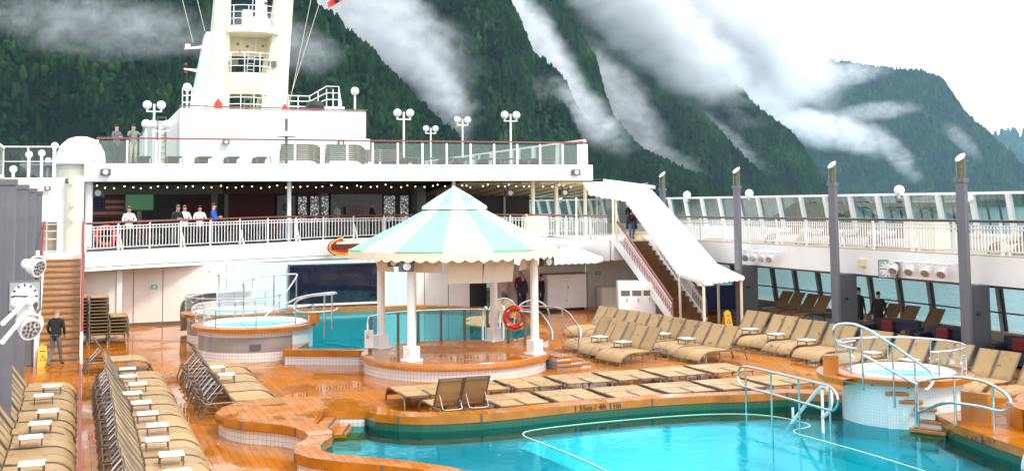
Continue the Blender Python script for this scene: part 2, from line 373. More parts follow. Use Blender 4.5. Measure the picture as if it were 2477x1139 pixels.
mb = MB(); mb.poly([(-7,4),(31,4),(31,62),(-7,62)], -.3, 0, holes=[offset(POOL,.05), offset(REAR,.05)]); struct('pool_deck', mb, deck_m)
# red-brown stripe along the gangway on the left
mb = MB(); mb.box(.05,.12,14,38.0,0,.006); struct('deck_stripe', mb, redp)

# ---- main pool basin
BAS = [(9.0,14.5),(8.68,18.09),(8.66,19.45),(8.5,21.0),(8.42,21.75),(8.75,22.15),(10.5,22.33),(12.6,22.28),(13.6,22.0),(14.1,21.6),(14.35,21.0),(14.4,20.1),(13.52,19.97),(13.64,18.76),(13.72,17.28),(13.69,14.5)]
basin = thing('swimming_pool', 'large main pool of bright turquoise water edged by varnished wood', 'swimming pool', (0,0,0))
mb = MB(); mb.wall(POOL, -.12, .42, closed=True); obj('pool_wall', mb, tile_k, basin, uv=True)
mb = MB(); mb.poly(offset(POOL,.0), -.17, -.12, holes=[BAS], sides=False, hole_sides=False); obj('shelf_floor', mb, tile_t, basin, uv=True)
mb = MB(); mb.wall(BAS, -1.3, -.12, closed=True); mb.poly(BAS, -1.35, -1.3, sides=False); obj('basin_floor', mb, mat('basin_cyan_paint', (.30, .86, .90), .4, var=.05), basin)
mb = MB(); mb.tube([(x,y,.130) for x,y in smooth_pts(BAS,2,True)], .017, 6, closed=True); obj('basin_edge_line', mb, mat('pool_line_cream', (.62, .66, .42), .5, var=.03), basin)
mb = MB()
for i in range(3): mb.tube([(x,y,-.3-.16*i) for x,y in smooth_pts(offset(BAS,-.12-.14*i),1,True)], .02, 5, closed=True)
obj('bench_step_line', mb, tile_t, basin)
mb = MB(); mb.poly(offset(POOL,-.004), .13, .14, sides=False); obj('water', mb, water_m, basin)
mb = MB(); mb.poly(RIM, .27, .45, holes=[POOL], bottom=True); obj('coping', mb, plaza_m, basin)
mb = MB(); mb.wall(offset(RIM,.006), .29, .446, closed=True); mb.wall(offset(POOL,-.006), .29, .446, closed=True); obj('coping_face', mb, coping_m, basin)
mb = MB(); mb.wall(offset(RIM,-.07), 0, .275, closed=True); obj('tiled_base', mb, tile_w, basin, uv=True)
# seams across the coping face
mb = MB()
for L in (RIM, POOL):
    L2 = [Vector(p) for p in L]
    for i in range(0, len(L2), 3):
        p = L2[i]; mb.box(p.x-.02,p.x+.02,p.y-.02,p.y+.02,.285,.452)
obj('coping_seam', mb, greyd, basin)
# step treads into the pool from the raised platform
mb = MB(); mk = MB()
d1 = Vector((.45,1.19)).normalized(); n1 = Vector((d1.y,-d1.x)); o1 = Vector((4.47,23.11))
for i,(z,L) in enumerate(((.34,1.22),(.21,1.1),(.1,.98))):
    a = o1+n1*(.03+.30*i); q = [a, a+n1*.33, a+n1*.33+d1*L, a+d1*L]
    mb.poly([tuple(p) for p in q], -.5, z)
    b = a+n1*.24; q = [b, b+n1*.05, b+n1*.05+d1*(L-.1), b+d1*(L-.1)]; mk.poly([tuple(p) for p in q], z+.002, z+.006)
obj('step_tread', mb, coping_m, basin); obj('anti_slip_strip', mk, black, basin)
mb = MB(); mb.poly([(4.95,24.28),(5.74,23.95),(5.70,23.90),(4.93,24.2)], -.5, .274); obj('notch_tile', mb, tile_w, basin, uv=True)
text('depth_marking', '1.55m / 4ft 11in', .18, (10.62, 22.742, .365), (R(90),0,R(1.2)), black, basin, .002)
text('depth_marking', '1.66 m | 5 ft 5 in', .17, (15.63, 16.55, .365), (R(90),0,R(-81)), black, basin, .002)
mb = MB(); mb.box(13.75,14.3,18.95,20.0,-.118,-.10,rz=.05); obj('exit_mat', mb, tile_c, basin)

# ---- rear pool
rp_ = thing('swimming_pool', 'small rear turquoise pool below the black screen, behind the striped gazebo', 'swimming pool')
mb = MB(); mb.wall(REAR, -.9, .42, closed=True); obj('pool_wall', mb, tile_c, rp_, uv=True)
mb = MB(); mb.poly(REAR, -.95, -.9, sides=False); obj('pool_floor', mb, tile_b, rp_, uv=True)
mb = MB(); mb.poly(REAR, .27, .28, sides=False); obj('water', mb, water_m, rp_)
mb = MB(); mb.poly(offset(REAR,.5), .27, .45, holes=[REAR], bottom=True); obj('coping', mb, plaza_m, rp_)
mb = MB(); mb.wall(offset(REAR,.506), .29, .446, closed=True); mb.wall(offset(REAR,-.006), .3, .446, closed=True); obj('coping_face', mb, coping_m, rp_)
mb = MB(); mb.wall(offset(REAR,.43), 0, .275, closed=True); obj('tiled_base', mb, tile_w, rp_, uv=True)
mb = MB(); mb.tube([(7.2,38.2,-.85),(9.6,35.2,-.85)], .04, 6); mb.tube([(9.6,47,-.85),(14.5,37,-.85)], .04, 6); obj('floor_line', mb, plast, rp_)
text('depth_marking', '1.85m / 6ft 0in', .2, (10.0, 48.135, .37), (R(90),0,0), black, rp_, .002)
mb = MB()
for x in (12.35,12.95): mb.tube(smooth_pts([(x,34.9,-.2),(x,34.9,1.1),(x+.05,34.9,1.45),(x+.1,35.3,1.45),(x+.1,35.5,1.1),(x+.1,35.5,.1)],2), .035, 7)
t = thing('pool_ladder', 'white arched pool ladder beside the gazebo glass in the rear pool', 'pool ladder'); obj('handrail', mb, plast, t)
mb = MB()
for z in (0.,.25): mb.box(12.35,12.95,35.1,35.3,z-.02,z+.02)
obj('rung', mb, plast, t)

# ---- gazebo platform
GX, GY, GR = 10.4, 32.1, 2.75
pf = thing('gazebo_platform', 'round raised wooden platform with white tiled base beneath the striped gazebo', 'platform', (GX,GY,0))
mb = MB(); mb.lathe([(.001,.5),(GR-.004,.5)], n=96); obj('platform_top', mb, plaza_m, pf)
mb = MB(); mb.lathe([(GR,.5),(GR+.02,.47),(GR+.02,.33),(GR-.1,.31)], n=96); obj('coping', mb, coping_m, pf, smooth=True)
mb = MB(); mb.lathe([(GR-.08,0),(GR-.08,.33)], n=96); obj('tiled_base', mb, tile_w, pf, uv='cyl')
mb = MB()
for i,(z,w) in enumerate(((.38,.35),(.255,.7),(.13,1.05))): mb.box(2.45,2.62+w,-1.6,.35,z-.05,z,rz=R(8),piv=(2.6,-.6))
obj('step_tread', mb, coping_m, pf)
mb = MB()
for i,(z,w) in enumerate(((.33,.32),(.205,.67),(.08,1.02))): mb.box(2.45,2.6+w,-1.56,.31,0,z-.0,rz=R(8),piv=(2.6,-.6))
obj('step_riser', mb, tile_w, pf, uv=True)

# ---- gazebo
gz = thing('gazebo', 'round gazebo with mint and white striped conical roof on four white columns', 'gazebo', (GX,GY,.5))
EZ, AZ = 3.0, 4.28; NG = 14; a_w = R(-101)
def gore_angle(i): return a_w-PI/NG+2*PI*i/NG
roofs = {0: MB(), 1: MB(), 2: MB()}
for i in range(NG):
    k = 0 if i % 2 == 0 else (1 if i in (1,13,11) else 2); b = roofs[k]
    for prof in ([(3.1,EZ),(2.3,3.42),(1.5,3.82),(.80,4.20)], [(.96,4.24),(.5,4.55),(.02,4.83)]):
        vs = []; n = 4
        for r_,z in prof:
            for j in range(n+1):
                a = gore_angle(i)+2*PI/NG*j/n; vs.append((r_*math.cos(a), r_*math.sin(a), z))
        b.add(vs, [(p*(n+1)+j,p*(n+1)+j+1,(p+1)*(n+1)+j+1,(p+1)*(n+1)+j) for p in range(len(prof)-1) for j in range(n)])
obj('white_roof_panel', roofs[0], awn, gz, smooth=True); obj('mint_roof_panel', roofs[1], mint, gz, smooth=True); obj('blue_roof_panel', roofs[2], bluemint, gz, smooth=True)
vs = []; n = 336
for j in range(n):
    a = 2*PI*j/n; s = abs(math.sin(a*28)); vs += [(3.12*math.cos(a),3.12*math.sin(a),EZ+.01),(3.13*math.cos(a),3.13*math.sin(a),EZ-.19-.075*s)]
mb = MB(); mb.add(vs, [(2*j,2*((j+1)%n),2*((j+1)%n)+1,2*j+1) for j in range(n)]); obj('scalloped_valance', mb, awnval, gz)
mb = MB()
for i in range(1,NG,2):
    for j in range(4): 
        a = gore_angle(i)+2*PI/NG*j/4; b2 = gore_angle(i)+2*PI/NG*(j+1)/4
        mb.bar((3.12*math.cos(a),3.12*math.sin(a),EZ+.015),(3.12*math.cos(b2),3.12*math.sin(b2),EZ+.015),.03,.03)
        mb.bar((.81*math.cos(a),.81*math.sin(a),4.19),(.81*math.cos(b2),.81*math.sin(b2),4.19),.03,.07)
obj('piping_trim', mb, green_trim, gz)
mb = MB(); mb.lathe([(.96,4.25),(.97,4.16),(.80,4.16),(.80,4.2)], n=56); obj('cap_valance', mb, awn, gz)
mb = MB(); mb.lathe([(3.06,EZ-.02),(1.5,3.74),(.05,4.4)], n=48); mb.lathe([(2.62,2.86),(2.62,3.02),(2.5,3.02),(2.5,2.86),(2.62,2.86)], n=48); obj('roof_lining', mb, awnval, gz)
for x,y in ((-1.78,-1.58),(1.84,-1.7),(-1.86,1.5),(1.84,1.72)):
    mb = MB(); mb.lathe([(.125,.42),(.115,1.2),(.115,2.9)], (x,y,0), 20); c = obj('column', mb, white, gz, smooth=True)
    mb = MB(); mb.box(x-.23,x+.23,y-.23,y+.23,0,.07,rz=R(18)); mb.box(x-.17,x+.17,y-.17,y+.17,.07,.42,rz=R(18)); obj('column_base', mb, white, c, bevel=.012)
for (a,r_,w) in ((-128,2.42,.9),(-101,2.42,.98),(-76,2.42,1.0),(-45,2.45,.9),(-165,2.5,.9)):
    a = R(a); cx_,cy_ = r_*math.cos(a), r_*math.sin(a); tx,ty = -math.sin(a)*w/2, math.cos(a)*w/2; nx,ny = math.cos(a)*.16, math.sin(a)*.16
    bz = 2.12 if w > .95 else 2.42
    mb = MB(); mb.add([(cx_-tx,cy_-ty,2.98),(cx_+tx,cy_+ty,2.98),(cx_+tx-nx,cy_+ty-ny,bz),(cx_-tx-nx,cy_-ty-ny,bz),
            (cx_-tx-nx*.2,cy_-ty-ny*.2,2.98),(cx_+tx-nx*.2,cy_+ty-ny*.2,2.98),(cx_+tx-nx*1.2,cy_+ty-ny*1.2,bz),(cx_-tx-nx*1.2,cy_-ty-ny*1.2,bz)],
           [(0,1,2,3),(7,6,5,4),(0,4,5,1),(1,5,6,2),(2,6,7,3),(3,7,4,0)]); obj('roll_down_blind', mb, blind, gz)

def speaker(label, loc, rz, parent=None, group='box loudspeakers', s=1.):
    t = thing('loudspeaker', label, 'loudspeaker', loc, rz, group)
    mb = MB(); mb.box(-.22*s,.22*s,-.12*s,.12*s,-.15*s,.15*s); obj('cabinet', mb, greyd, t, bevel=.02)
    mb = MB(); mb.lathe([(.115*s,0),(.10*s,.02*s),(.06*s,.015*s),(.055*s,.03*s),(.02*s,.04*s),(.001,.045*s)], (0,-.121*s,0), 20, M=Matrix.Rotation(R(90),3,'X')); obj('speaker_cone', mb, plast, t, smooth=True)
    mb = MB(); mb.bar((0,.12*s,.1*s),(0,.22*s,.22*s),.04*s); obj('bracket', mb, greyd, t)
    return t
speaker('dark box loudspeaker hanging under the gazebo eave beside its front left column', (8.35,30.05,3.13), R(-8), s=.95)
speaker('small loudspeaker behind another under the gazebo eave above the rear left column', (8.25,31.0,3.2), R(-20), s=.8)
speaker('dark loudspeaker under the gazebo eave by its front right column', (12.72,30.6,3.12), R(15), s=.95)

# gazebo glass railing at the back, lifebuoy, towel bin
rl = thing('glass_railing', 'curved glass railing with steel top rail behind the gazebo columns', 'railing', (GX,GY,.5))
A0, A1 = 152, 8
pts = [(2.6*math.cos(R(a)),2.6*math.sin(R(a)),.98) for a in np.linspace(A0,A1,40)]
pts = [(pts[0][0]-.15,pts[0][1]-.45,.4),(pts[0][0]-.15,pts[0][1]-.45,.8),(pts[0][0]-.1,pts[0][1]-.3,.97)]+pts
mb = MB(); mb.tube(smooth_pts(pts,1), .028, 8); obj('top_rail', mb, chrome, rl, smooth=True)
gl = MB()
for i,a in enumerate(np.linspace(148,16,9)):
    x,y = 2.6*math.cos(R(a)),2.6*math.sin(R(a)); mb = MB(); mb.box(x-.035,x+.035,y-.035,y+.035,0,.96); obj('post', mb, frame_m, rl)
    if i < 6:
        for k in range(4):
            b0, b1 = R(a-1-3.6*k), R(a-1-3.6*(k+1)); gl.quad((2.6*math.cos(b0),2.6*math.sin(b0),.06),(2.6*math.cos(b1),2.6*math.sin(b1),.06),(2.6*math.cos(b1),2.6*math.sin(b1),.9),(2.6*math.cos(b0),2.6*math.sin(b0),.9))
obj('glass_panel', gl, g_clear, rl)
lb = thing('lifebuoy', 'red lifebuoy hanging on the railing at the right of the gazebo', 'lifebuoy', (12.7,33.2,1.28), R(-18))
mb = MB(); mb.tube([(.29*math.cos(a),0,.29*math.sin(a)) for a in np.linspace(0,2*PI,28)[:-1]], .095, 10, closed=True); obj('ring', mb, redring, lb, smooth=True)
mb = MB()
for a in (45,135,225,315): mb.tube([(.27*math.cos(R(a)),0,.27*math.sin(R(a))),(.31*math.cos(R(a)),0,.31*math.sin(R(a)))], .105, 10)
obj('reflective_band', mb, plast, lb)
mb = MB(); mb.add([(-.12,-.05,0),(.06,-.05,.0),(-.05,-.05,.22)], [(0,1,2)]); mb.tube([(-.3,.0,-.3),(0,-.02,-.42),(.3,0,-.3)], .012, 5); obj('throw_line', mb, yellow, lb)
tb = thing('towel_bin', 'white wall bin on the left end of the gazebo railing', 'bin', (8.05,33.1,.5), R(-15))
mb = MB(); mb.box(-.13,.13,-.1,.1,.1,.62); obj('bin_body', mb, plast, tb, bevel=.02); mb = MB(); mb.bar((0,.02,0),(0,.02,.1),.06); obj('foot', mb, frame_m, tb)
st = thing('stair_railing', 'bent steel handrail pair beside the gazebo platform steps', 'railing')
mb = MB(); mb.tube(smooth_pts([(12.9,33.9,1.55),(13.71,33.3,1.56),(14.1,32.9,1.53),(14.3,32.7,1.42),(14.47,32.45,1.06),(14.48,32.2,.97),(14.4,31.95,.85),(14.35,31.9,.7)],2), .03, 8); mb.tube([(14.15,32.62,1.0),(14.3,32.1,.62)], .02, 6); obj('handrail', mb, chrome, st, smooth=True)
mb = MB(); mb.tube(smooth_pts([(12.75,32.6,1.56),(13.1,32.2,1.55),(13.18,31.9,1.35),(13.22,31.6,1.12),(13.2,31.4,1.0),(13.17,31.3,.78)],2), .03, 8); obj('handrail', mb, chrome, st, smooth=True)
for p,q in (((14.1,32.7,1.5),(14.1,32.7,.0)),((14.35,32.05,1.02),(14.35,32.05,.0)),((13.14,31.5,1.05),(13.14,31.5,.3))):
    mb = MB(); mb.tube([p,q], .022, 7); obj('post', mb, chrome, st)
for lab, P_ in (('rear arched steel pool handrail at the far right edge of the rear pool', [(13.5,38.1,.45),(13.6,38.1,1.2),(14.0,37.9,1.5),(14.4,37.8,1.38),(14.6,37.7,.9),(14.7,37.7,.45)]),
                ('nearer arched steel pool handrail beside the lifebuoy over the rear pool edge', [(14.3,37.5,.45),(14.42,37.5,1.2),(14.9,37.3,1.46),(15.35,37.2,1.3),(15.56,37.2,.95),(15.5,37.2,.45)])):
    mb = MB(); mb.tube(smooth_pts(P_,2), .032, 8); tag(obj('pool_handrail', mb, chrome, smooth=True), lab, 'handrail', 'arched steel pool handrails')

# ---- hot tubs
def hot_tub(label, cx, cy, Rr, zc, band, glass, group='hot tubs'):
    t = thing('hot_tub', label, 'hot tub', (cx,cy,0), 0, group); rc = Rr-.2
    if band:
        mb = MB(); mb.lathe([(rc,0),(rc,zc*.27)], n=72); mb.lathe([(rc,zc*.72),(rc,zc-.1)], n=72); obj('white_tile_wall', mb, tile_w, t, uv='cyl')
        mb = MB(); mb.lathe([(rc,zc*.27),(rc,zc*.72)], n=72); w = obj('grey_tile_band', mb, tile_g, t, uv='cyl')
        mb = MB()
        for a in ((-98,),(-120,))[0:1]: 
            a = R(a[0]); mb.box(rc*math.cos(a)-.16,rc*math.cos(a)+.16,rc*math.sin(a)-.04,rc*math.sin(a)+.06,.38,.55,rz=a+PI/2)
        obj('vent', mb, greyd, w)
    else:
        mb = MB(); mb.lathe([(rc,-.7),(rc,zc-.1)], n=72); obj('white_tile_wall', mb, tile_c, t, uv='cyl')
        mb = MB(); mb.lathe([(rc+.01,zc*.3),(rc+.01,zc*.68)], n=30, a0=R(-62), a1=R(60)); obj('grey_tile_band', mb, tile_g, t, uv='cyl')
    mb = MB(); mb.lathe([(rc-.1,zc-.14),(Rr,zc-.13),(Rr+.02,zc-.02),(Rr-.02,zc),(Rr-.36,zc)], n=72); obj('coping', mb, coping_m, t, smooth=True)
    mb = MB(); mb.lathe([(Rr-.36,zc+.002),(Rr-.42,zc+.03),(Rr-.50,zc-.02),(Rr-.62,zc-.30),(Rr-.75,zc-.5),(.001,zc-.52)], n=56); obj('shell', mb, plast, t, smooth=True)
    mb = MB(); mb.lathe([(.001,zc-.1),(Rr-.545,zc-.1)], n=56); obj('water', mb, tubwater_m, t)
    g0,g1 = glass; rg = Rr-.13
    mb = MB(); mb.lathe([(rg,zc+.05),(rg,zc+.47)], n=60, a0=R(g0), a1=R(g1)); obj('glass_screen', mb, g_clear, t, smooth=True)
    mb = MB(); mb.tube([(rg*math.cos(a),rg*math.sin(a),zc+.55) for a in np.linspace(R(g0-4),R(g1+4),64)], .022, 8); obj('top_rail', mb, chrome, t, smooth=True)
    for a in np.linspace(g0+3,g1-3,8):
        x,y = (rg+.03)*math.cos(R(a)),(rg+.03)*math.sin(R(a)); mb = MB(); mb.tube([(x,y,zc),(x,y,zc+.54)], .018, 6)
        for z in (.12,.4): mb.tube([(x,y,zc+z),(x*.96,y*.96,zc+z)], .022, 6)
        obj('post', mb, chrome, t)
    return t
hot_tub('rear hot tub with glass screen near the beige wall, furthest left of the rear pool', 5.3, 42.3, 1.85, 1.05, True, (40,330))
tub2 = hot_tub('hot tub with grey band in front of the rear pool, left of the gazebo', 5.4, 37.7, 2.0, 1.05, True, (60,345))
mb = MB(); mb.lathe([(1.83,-.1),(1.83,.95)], n=20, a0=R(-60), a1=R(20)); obj('pale_tile_wall', mb, tile_c, tub2, uv='cyl')
mb = MB(); mb.box(1.52,1.86,-1.2,-1.0,1.05,1.42,rz=R(0)); obj('end_panel', mb, coping_m, tub2)
tub3 = hot_tub('round hot tub with pale tiled wall and glass screen standing in the main pool', 16.6, 20.1, 1.45, 1.15, False, (-100,185), 'hot tubs')
mb = MB(); mb.box(-1.62,-1.32,.35,.6,1.1,1.5,rz=R(-30)); mb.lathe([(1.4,.98),(1.78,.98),(1.78,1.1),(1.4,1.1)], n=20, a0=R(120), a1=R(190)); obj('end_panel', mb, coping_m, tub3)
# tread spiral down from the tub
tr_ = thing('hot_tub_steps', 'short flight of wooden treads curving down from the hot tub into the pool', 'steps')
for (x,y,z,w) in ((15.72,19.62,1.03,.5),(15.80,19.3,.88,.46),(16.0,19.12,.73,.46),(16.2,18.95,.59,.46),(16.3,18.7,.36,.75),(16.05,18.62,.22,.75),(15.72,18.52,.1,.75)):
    rz_ = R(-38) if z > .5 else R(-62)
    mb = MB(); mb.box(x-w/2,x+w/2,y-.19,y+.19,z-.07,z,rz=rz_); s_ = obj('tread', mb, coping_m, tr_, bevel=.012)
    mb = MB(); mb.box(x-w/2+.09,x+w/2-.06,y-.15,y-.11,z+.001,z+.006,rz=rz_,piv=(x,y)); obj('anti_slip_strip', mb, black, s_)
    mb = MB(); mb.box(x-w/2+.04,x+w/2-.04,y-.15,y+.2,-.3,z-.07,rz=rz_,piv=(x,y)); obj('riser', mb, tile_c, s_, uv=True)
def rail_thing(label, tops, posts, mt=chrome, r=.026, name='pool_railing', group=None):
    t = thing(name, label, 'railing', group=group)
    for P_ in tops:
        mb = MB(); mb.tube(smooth_pts(P_,2), r, 9); obj('handrail', mb, mt, t, smooth=True)
    for a,b in posts:
        mb = MB(); mb.tube([a,b], r*.82, 8); obj('post', mb, mt, t)
    return t
rail_thing('long steel handrail on four posts crossing the pool water before the hot tub',
    [[(13.9,22.1,.7),(13.9,22.26,.74),(13.9,22.34,.91),(13.9,22.25,1.08),(13.9,22.05,1.14),(13.9,21.82,1.16),(13.9,19.23,1.16),(13.9,18.92,1.15),(13.9,18.73,1.03),(13.9,18.7,.88),(13.9,18.81,.72),(13.9,18.92,.68),(13.9,19.26,.68),(13.9,22.1,.7)]],
    [((13.9,y,1.14),(13.9,y,-.74)) for y in (22.0,21.0,20.0,18.97)])
rail_thing('white sloping pool exit rails with pale green sheen at the pool step', [
    [(14.1,21.06,-.3),(14.1,19.6,1.02),(14.1,19.38,1.09),(14.1,19.2,1.0),(14.1,19.17,.78),(14.1,19.29,.58),(14.1,19.5,.44)],
    [(14.75,21.2,-.3),(14.75,20.9,.1)]], [((14.1,19.49,.98),(14.1,19.49,-.74)),((14.5,21.1,.35),(14.5,21.1,-.74))], plast, .036, 'pool_exit_rail')
rail_thing('arched steel railing on the right pool edge beside the amber panel',
    [[(15.9,18.65,.58),(15.9,18.82,.51),(15.9,19.07,.41),(15.9,19.31,.47),(15.9,19.39,.63),(15.9,19.34,.77),(15.9,19.16,.94),(15.9,18.74,1.14),(15.9,18.22,1.28),(15.9,17.69,1.38),(15.9,17.18,1.41),(15.9,16.77,1.37),(15.9,16.44,1.26),(15.9,16.32,1.16),(15.9,16.32,1.03),(15.9,16.46,.94),(15.9,16.63,.9),(15.9,17.04,.92),(15.9,17.46,.9),(15.9,17.9,.87),(15.9,18.25,.76),(15.9,18.65,.58)]],
    [((15.9,18.79,1.11),(15.9,18.79,-.3)),((15.9,17.74,1.36),(15.9,17.74,.45)),((15.9,16.75,1.36),(15.9,16.75,.45))], r=.03)
rail_thing('steel handrail sloping down the treads from the hot tub',
    [[(14.99,19.52,1.92),(14.72,19.6,1.87),(14.58,19.66,1.93),(14.53,19.66,2.17),(14.62,19.6,2.28),(14.85,19.4,2.29),(14.95,19.25,2.23),(15.03,19.1,2.17),(15.55,18.86,1.78),(16.06,18.64,1.39),(16.12,18.57,1.29),(16.09,18.53,1.16),(15.95,18.53,1.03),(15.84,18.52,1.02)],
     [(15.01,19.32,1.65),(15.77,18.65,1.11)]],
    [((14.97,19.3,2.18),(14.97,19.3,.95)),((15.45,18.95,1.82),(15.45,18.95,.62)),((15.79,18.72,1.55),(15.79,18.72,.3))], r=.028)
rail_thing('looped steel rails around the tread gap of the left rear hot tub', [
    [(6.2,36.4,1.72),(6.6,36.2,1.95),(7.6,36.0,2.05),(7.75,36.1,2.0),(7.6,36.3,1.95),(6.9,36.5,1.92),(6.5,36.7,1.75),(6.45,36.7,1.5),(6.7,36.5,1.38),(7.7,36.0,1.45),(7.75,36.2,1.52)],
    [(5.1,39.0,2.05),(5.2,39.1,2.4),(6.9,39.0,2.5),(7.0,38.9,2.45),(6.2,38.1,1.6),(5.6,37.6,1.15)]],
    [((7.55,36.0,2.0),(7.55,36.0,.9)),((7.35,36.2,1.95),(7.35,36.2,.6)),((6.2,39.05,2.45),(6.2,39.05,1.05)),((6.95,39.0,2.4),(6.95,39.0,.6)),((5.2,39.1,2.2),(5.2,39.1,1.05))], r=.03)
rail_thing('white steel pool rail end at the lower right corner of the pool', [[(15.35,15.55,.06),(15.35,15.5,.35),(15.36,15.35,.52),(15.4,15.1,.56),(15.4,14.8,.5)]], [], plast, .04, 'pool_exit_rail')
# amber end panel and raised wooden platform on the right
t = thing('wooden_screen', 'upright amber varnished panel on the right pool platform', 'screen', (16.32,17.65,.45), R(-70))
mb = MB(); mb.box(-.28,.28,-.06,.06,0,.62); obj('panel', mb, coping_m, t, bevel=.01); mb = MB(); mb.box(-.36,.34,-.14,.1,0,.06); obj('foot', mb, coping_m, t)
mb = MB(); mb.lathe([(1.9,.45),(1.9,.85),(1.72,.9),(.01,.9)], (18.5,16.4,0), 48); tag(obj('wooden_platform', mb, plaza_m), 'round raised amber wooden platform behind the right pool handrail', 'platform')
# ================================================================ aft-facing terrace with the bar, upper deck
EDGE = [(0.2,45.4),(2.1,47.0),(4.6,48.8),(7.8,50.8),(10.5,52.2),(13,52.8),(16,52.4),(18.5,51.2),(20.3,49.3),(21.4,47.2),(21.8,45.2)]
ETOP = [3.15,3.16,3.16,3.18,3.24,3.27,3.26,3.24,3.22,3.18,3.15]; EBOT = [2.43,2.42,2.39,2.36,2.36,2.35,2.33,2.3,2.3,2.25,2.25]; ERAIL = [4.21,4.24,4.27,4.31,4.32,4.32,4.31,4.29,4.26,4.23,4.22]
def edge_at(n):
    e = np.array([(x,y,a,b,c) for (x,y),a,b,c in zip(EDGE,ETOP,EBOT,ERAIL)]); d = np.r_[0,np.cumsum(np.hypot(np.diff(e[:,0]),np.diff(e[:,1])))]
    q = np.linspace(0,d[-1],n); return np.stack([np.interp(q,d,e[:,i]) for i in range(5)],1), d[-1]
E60, ELEN = edge_at(61)
ter = thing('bar_terrace', 'white curved terrace deck carrying the bar above the rear pool', 'terrace')
mb = MB(); P_ = [(a[0],a[1]) for a in E60]; zb = [a[3] for a in E60]; zt = [a[2] for a in E60]
mb.wall(P_, zb, zt); mb.wall([(p[0],p[1]+.25) for p in P_], zb, zb)
mb.add([(p[0],p[1],z) for p,z in zip(P_,zb)]+[(p[0],p[1]+.3,z) for p,z in zip(P_,zb)], [(i,i+1,61+i+1,61+i) for i in range(60)])
obj('fascia', mb, white, ter, smooth=True)
mb = MB(); mb.add([(p[0],p[1],z+.0) for p,z in zip(P_,zt)]+[(p[0],66,z) for p,z in zip(P_,zt)]+[(p[0],p[1]+.3,2.42) for p in P_]+[(p[0],66,2.42) for p in P_],
    [(i,i+1,61+i+1,61+i) for i in range(60)]+[(122+i,183+i,183+i+1,122+i+1) for i in range(60)]); obj('floor_slab', mb, greyd, ter)
mb = MB(); mb.box(21.85,28.4,44.9,66,2.3,3.15); obj('side_slab', mb, white, ter); mb = MB(); mb.box(-6,.18,45.5,66,2.45,3.15); obj('side_slab', mb, white, ter)
mb = MB(); mb.wall([(p[0]-.005,p[1]-.012) for p in P_[:36]], [z+.13 for z in zb[:36]], [z+.15 for z in zb[:36]]); obj('fascia_seam', mb, greyd, ter)
def balustrade(label, pts, z0, z1, spacing=.13, posts=1.6, mt=white, rail=rail_red, group='white balustrades', brace=True, name='balustrade', end=True):
    """pts: list of (x,y); z0,z1: floor and handrail height, constant or per point"""
    P = np.array(pts, float); d = np.r_[0,np.cumsum(np.hypot(np.diff(P[:,0]),np.diff(P[:,1])))]; L = d[-1]
    za = np.full(len(P),z0) if np.isscalar(z0) else np.array(z0); zb_ = np.full(len(P),z1) if np.isscalar(z1) else np.array(z1)
    def at(s): return np.interp(s,d,P[:,0]),np.interp(s,d,P[:,1]),np.interp(s,d,za),np.interp(s,d,zb_)
    t = thing(name, label, 'railing', group=group)
    q = np.linspace(0,L,max(2,int(L/.5)+1)); A = [at(s) for s in q]
    mb = MB(); mb.tube([(a[0],a[1],a[3]) for a in A], .042, 8); obj('handrail', mb, rail, t, smooth=True)
    mb = MB()
    for i in range(len(A)-1):
        for off in (-.13,-.24): mb.bar((A[i][0],A[i][1],A[i][3]+off),(A[i+1][0],A[i+1][1],A[i+1][3]+off),.03,.03)
        mb.bar((A[i][0],A[i][1],A[i][2]+.12),(A[i+1][0],A[i+1][1],A[i+1][2]+.12),.03,.03)
    for s in np.arange(spacing/2,L,spacing):
        x,y,a,b = at(s); mb.bar((x,y,a+.12),(x,y,b-.13),.03,.03)
    obj('baluster_panel', mb, mt, t)
    for i,s in enumerate(np.arange(0.02,L,posts)):
        x,y,a,b = at(s); mb = MB(); mb.bar((x,y,a-.05),(x,y,b),.06,.06)
        if brace and i % 2: mb.bar((x+.05,y-.02,a+.02),(x+.02,y-.02,a+.55),.05,.05); mb.bar((x+.16,y-.16,a-.02),(x+.03,y-.03,a+.62),.05,.05)
        obj('post', mb, mt, t)
    return t
balustrade('white balustrade with red brown handrail along the curved bar terrace', [(a[0],a[1]+.08) for a in E60], [a[2] for a in E60], [a[4] for a in E60], .16, 1.55)

# wall under the terrace
uw = thing('under_terrace_wall', 'beige and pale teal panelled wall below the white terrace', 'wall')
mb = MB(); mb.box(-1.2,1.55,47.3,47.45,0,2.45); mb.box(1.55,4.4,49.0,49.2,0,2.45); mb.box(4.4,5.8,49.0,49.2,0,2.4); obj('beige_panel', mb, beige, uw)
mb = MB(); mb.box(5.8,8.4,48.95,49.2,0,2.4); mb.box(12.3,13.95,48.95,49.2,0,2.4); mb.box(8.4,12.3,49.3,49.4,0,2.4); mb.box(8.4,12.3,48.9,49.2,2.25,2.42); obj('teal_panel', mb, teal, uw)
mb = MB(); mb.box(13.95,16.4,48.5,48.7,0,2.4); mb.box(17.6,22.1,48.5,48.7,0,2.4); mb.box(22.1,29,48.2,48.4,0,2.4); obj('white_panel', mb, beige, uw)
mb = MB(); mb.box(16.4,17.6,49.6,49.7,0,2.4); obj('dark_doorway', mb, black, uw)
mb = MB()
for x in (2.1,3.25): mb.box(x-.012,x+.012,48.985,49.0,0.1,2.3)
for x in (14.3,15.4,18.3,22.6): mb.box(x-.012,x+.012,48.485,48.5,0.05,2.3)
mb.box(1.56,4.4,48.97,49.0,.0,.12); mb.box(17.6,22,48.47,48.5,0,.1); obj('seam', mb, frame_m, uw)
mb = MB(); mb.box(1.40,1.60,47.2,49.0,0,2.44); obj('corner_pier', mb, white, uw)
t = thing('video_screen', 'large black glossy screen on the wall above the rear pool', 'screen', (10.35,48.9,.62))
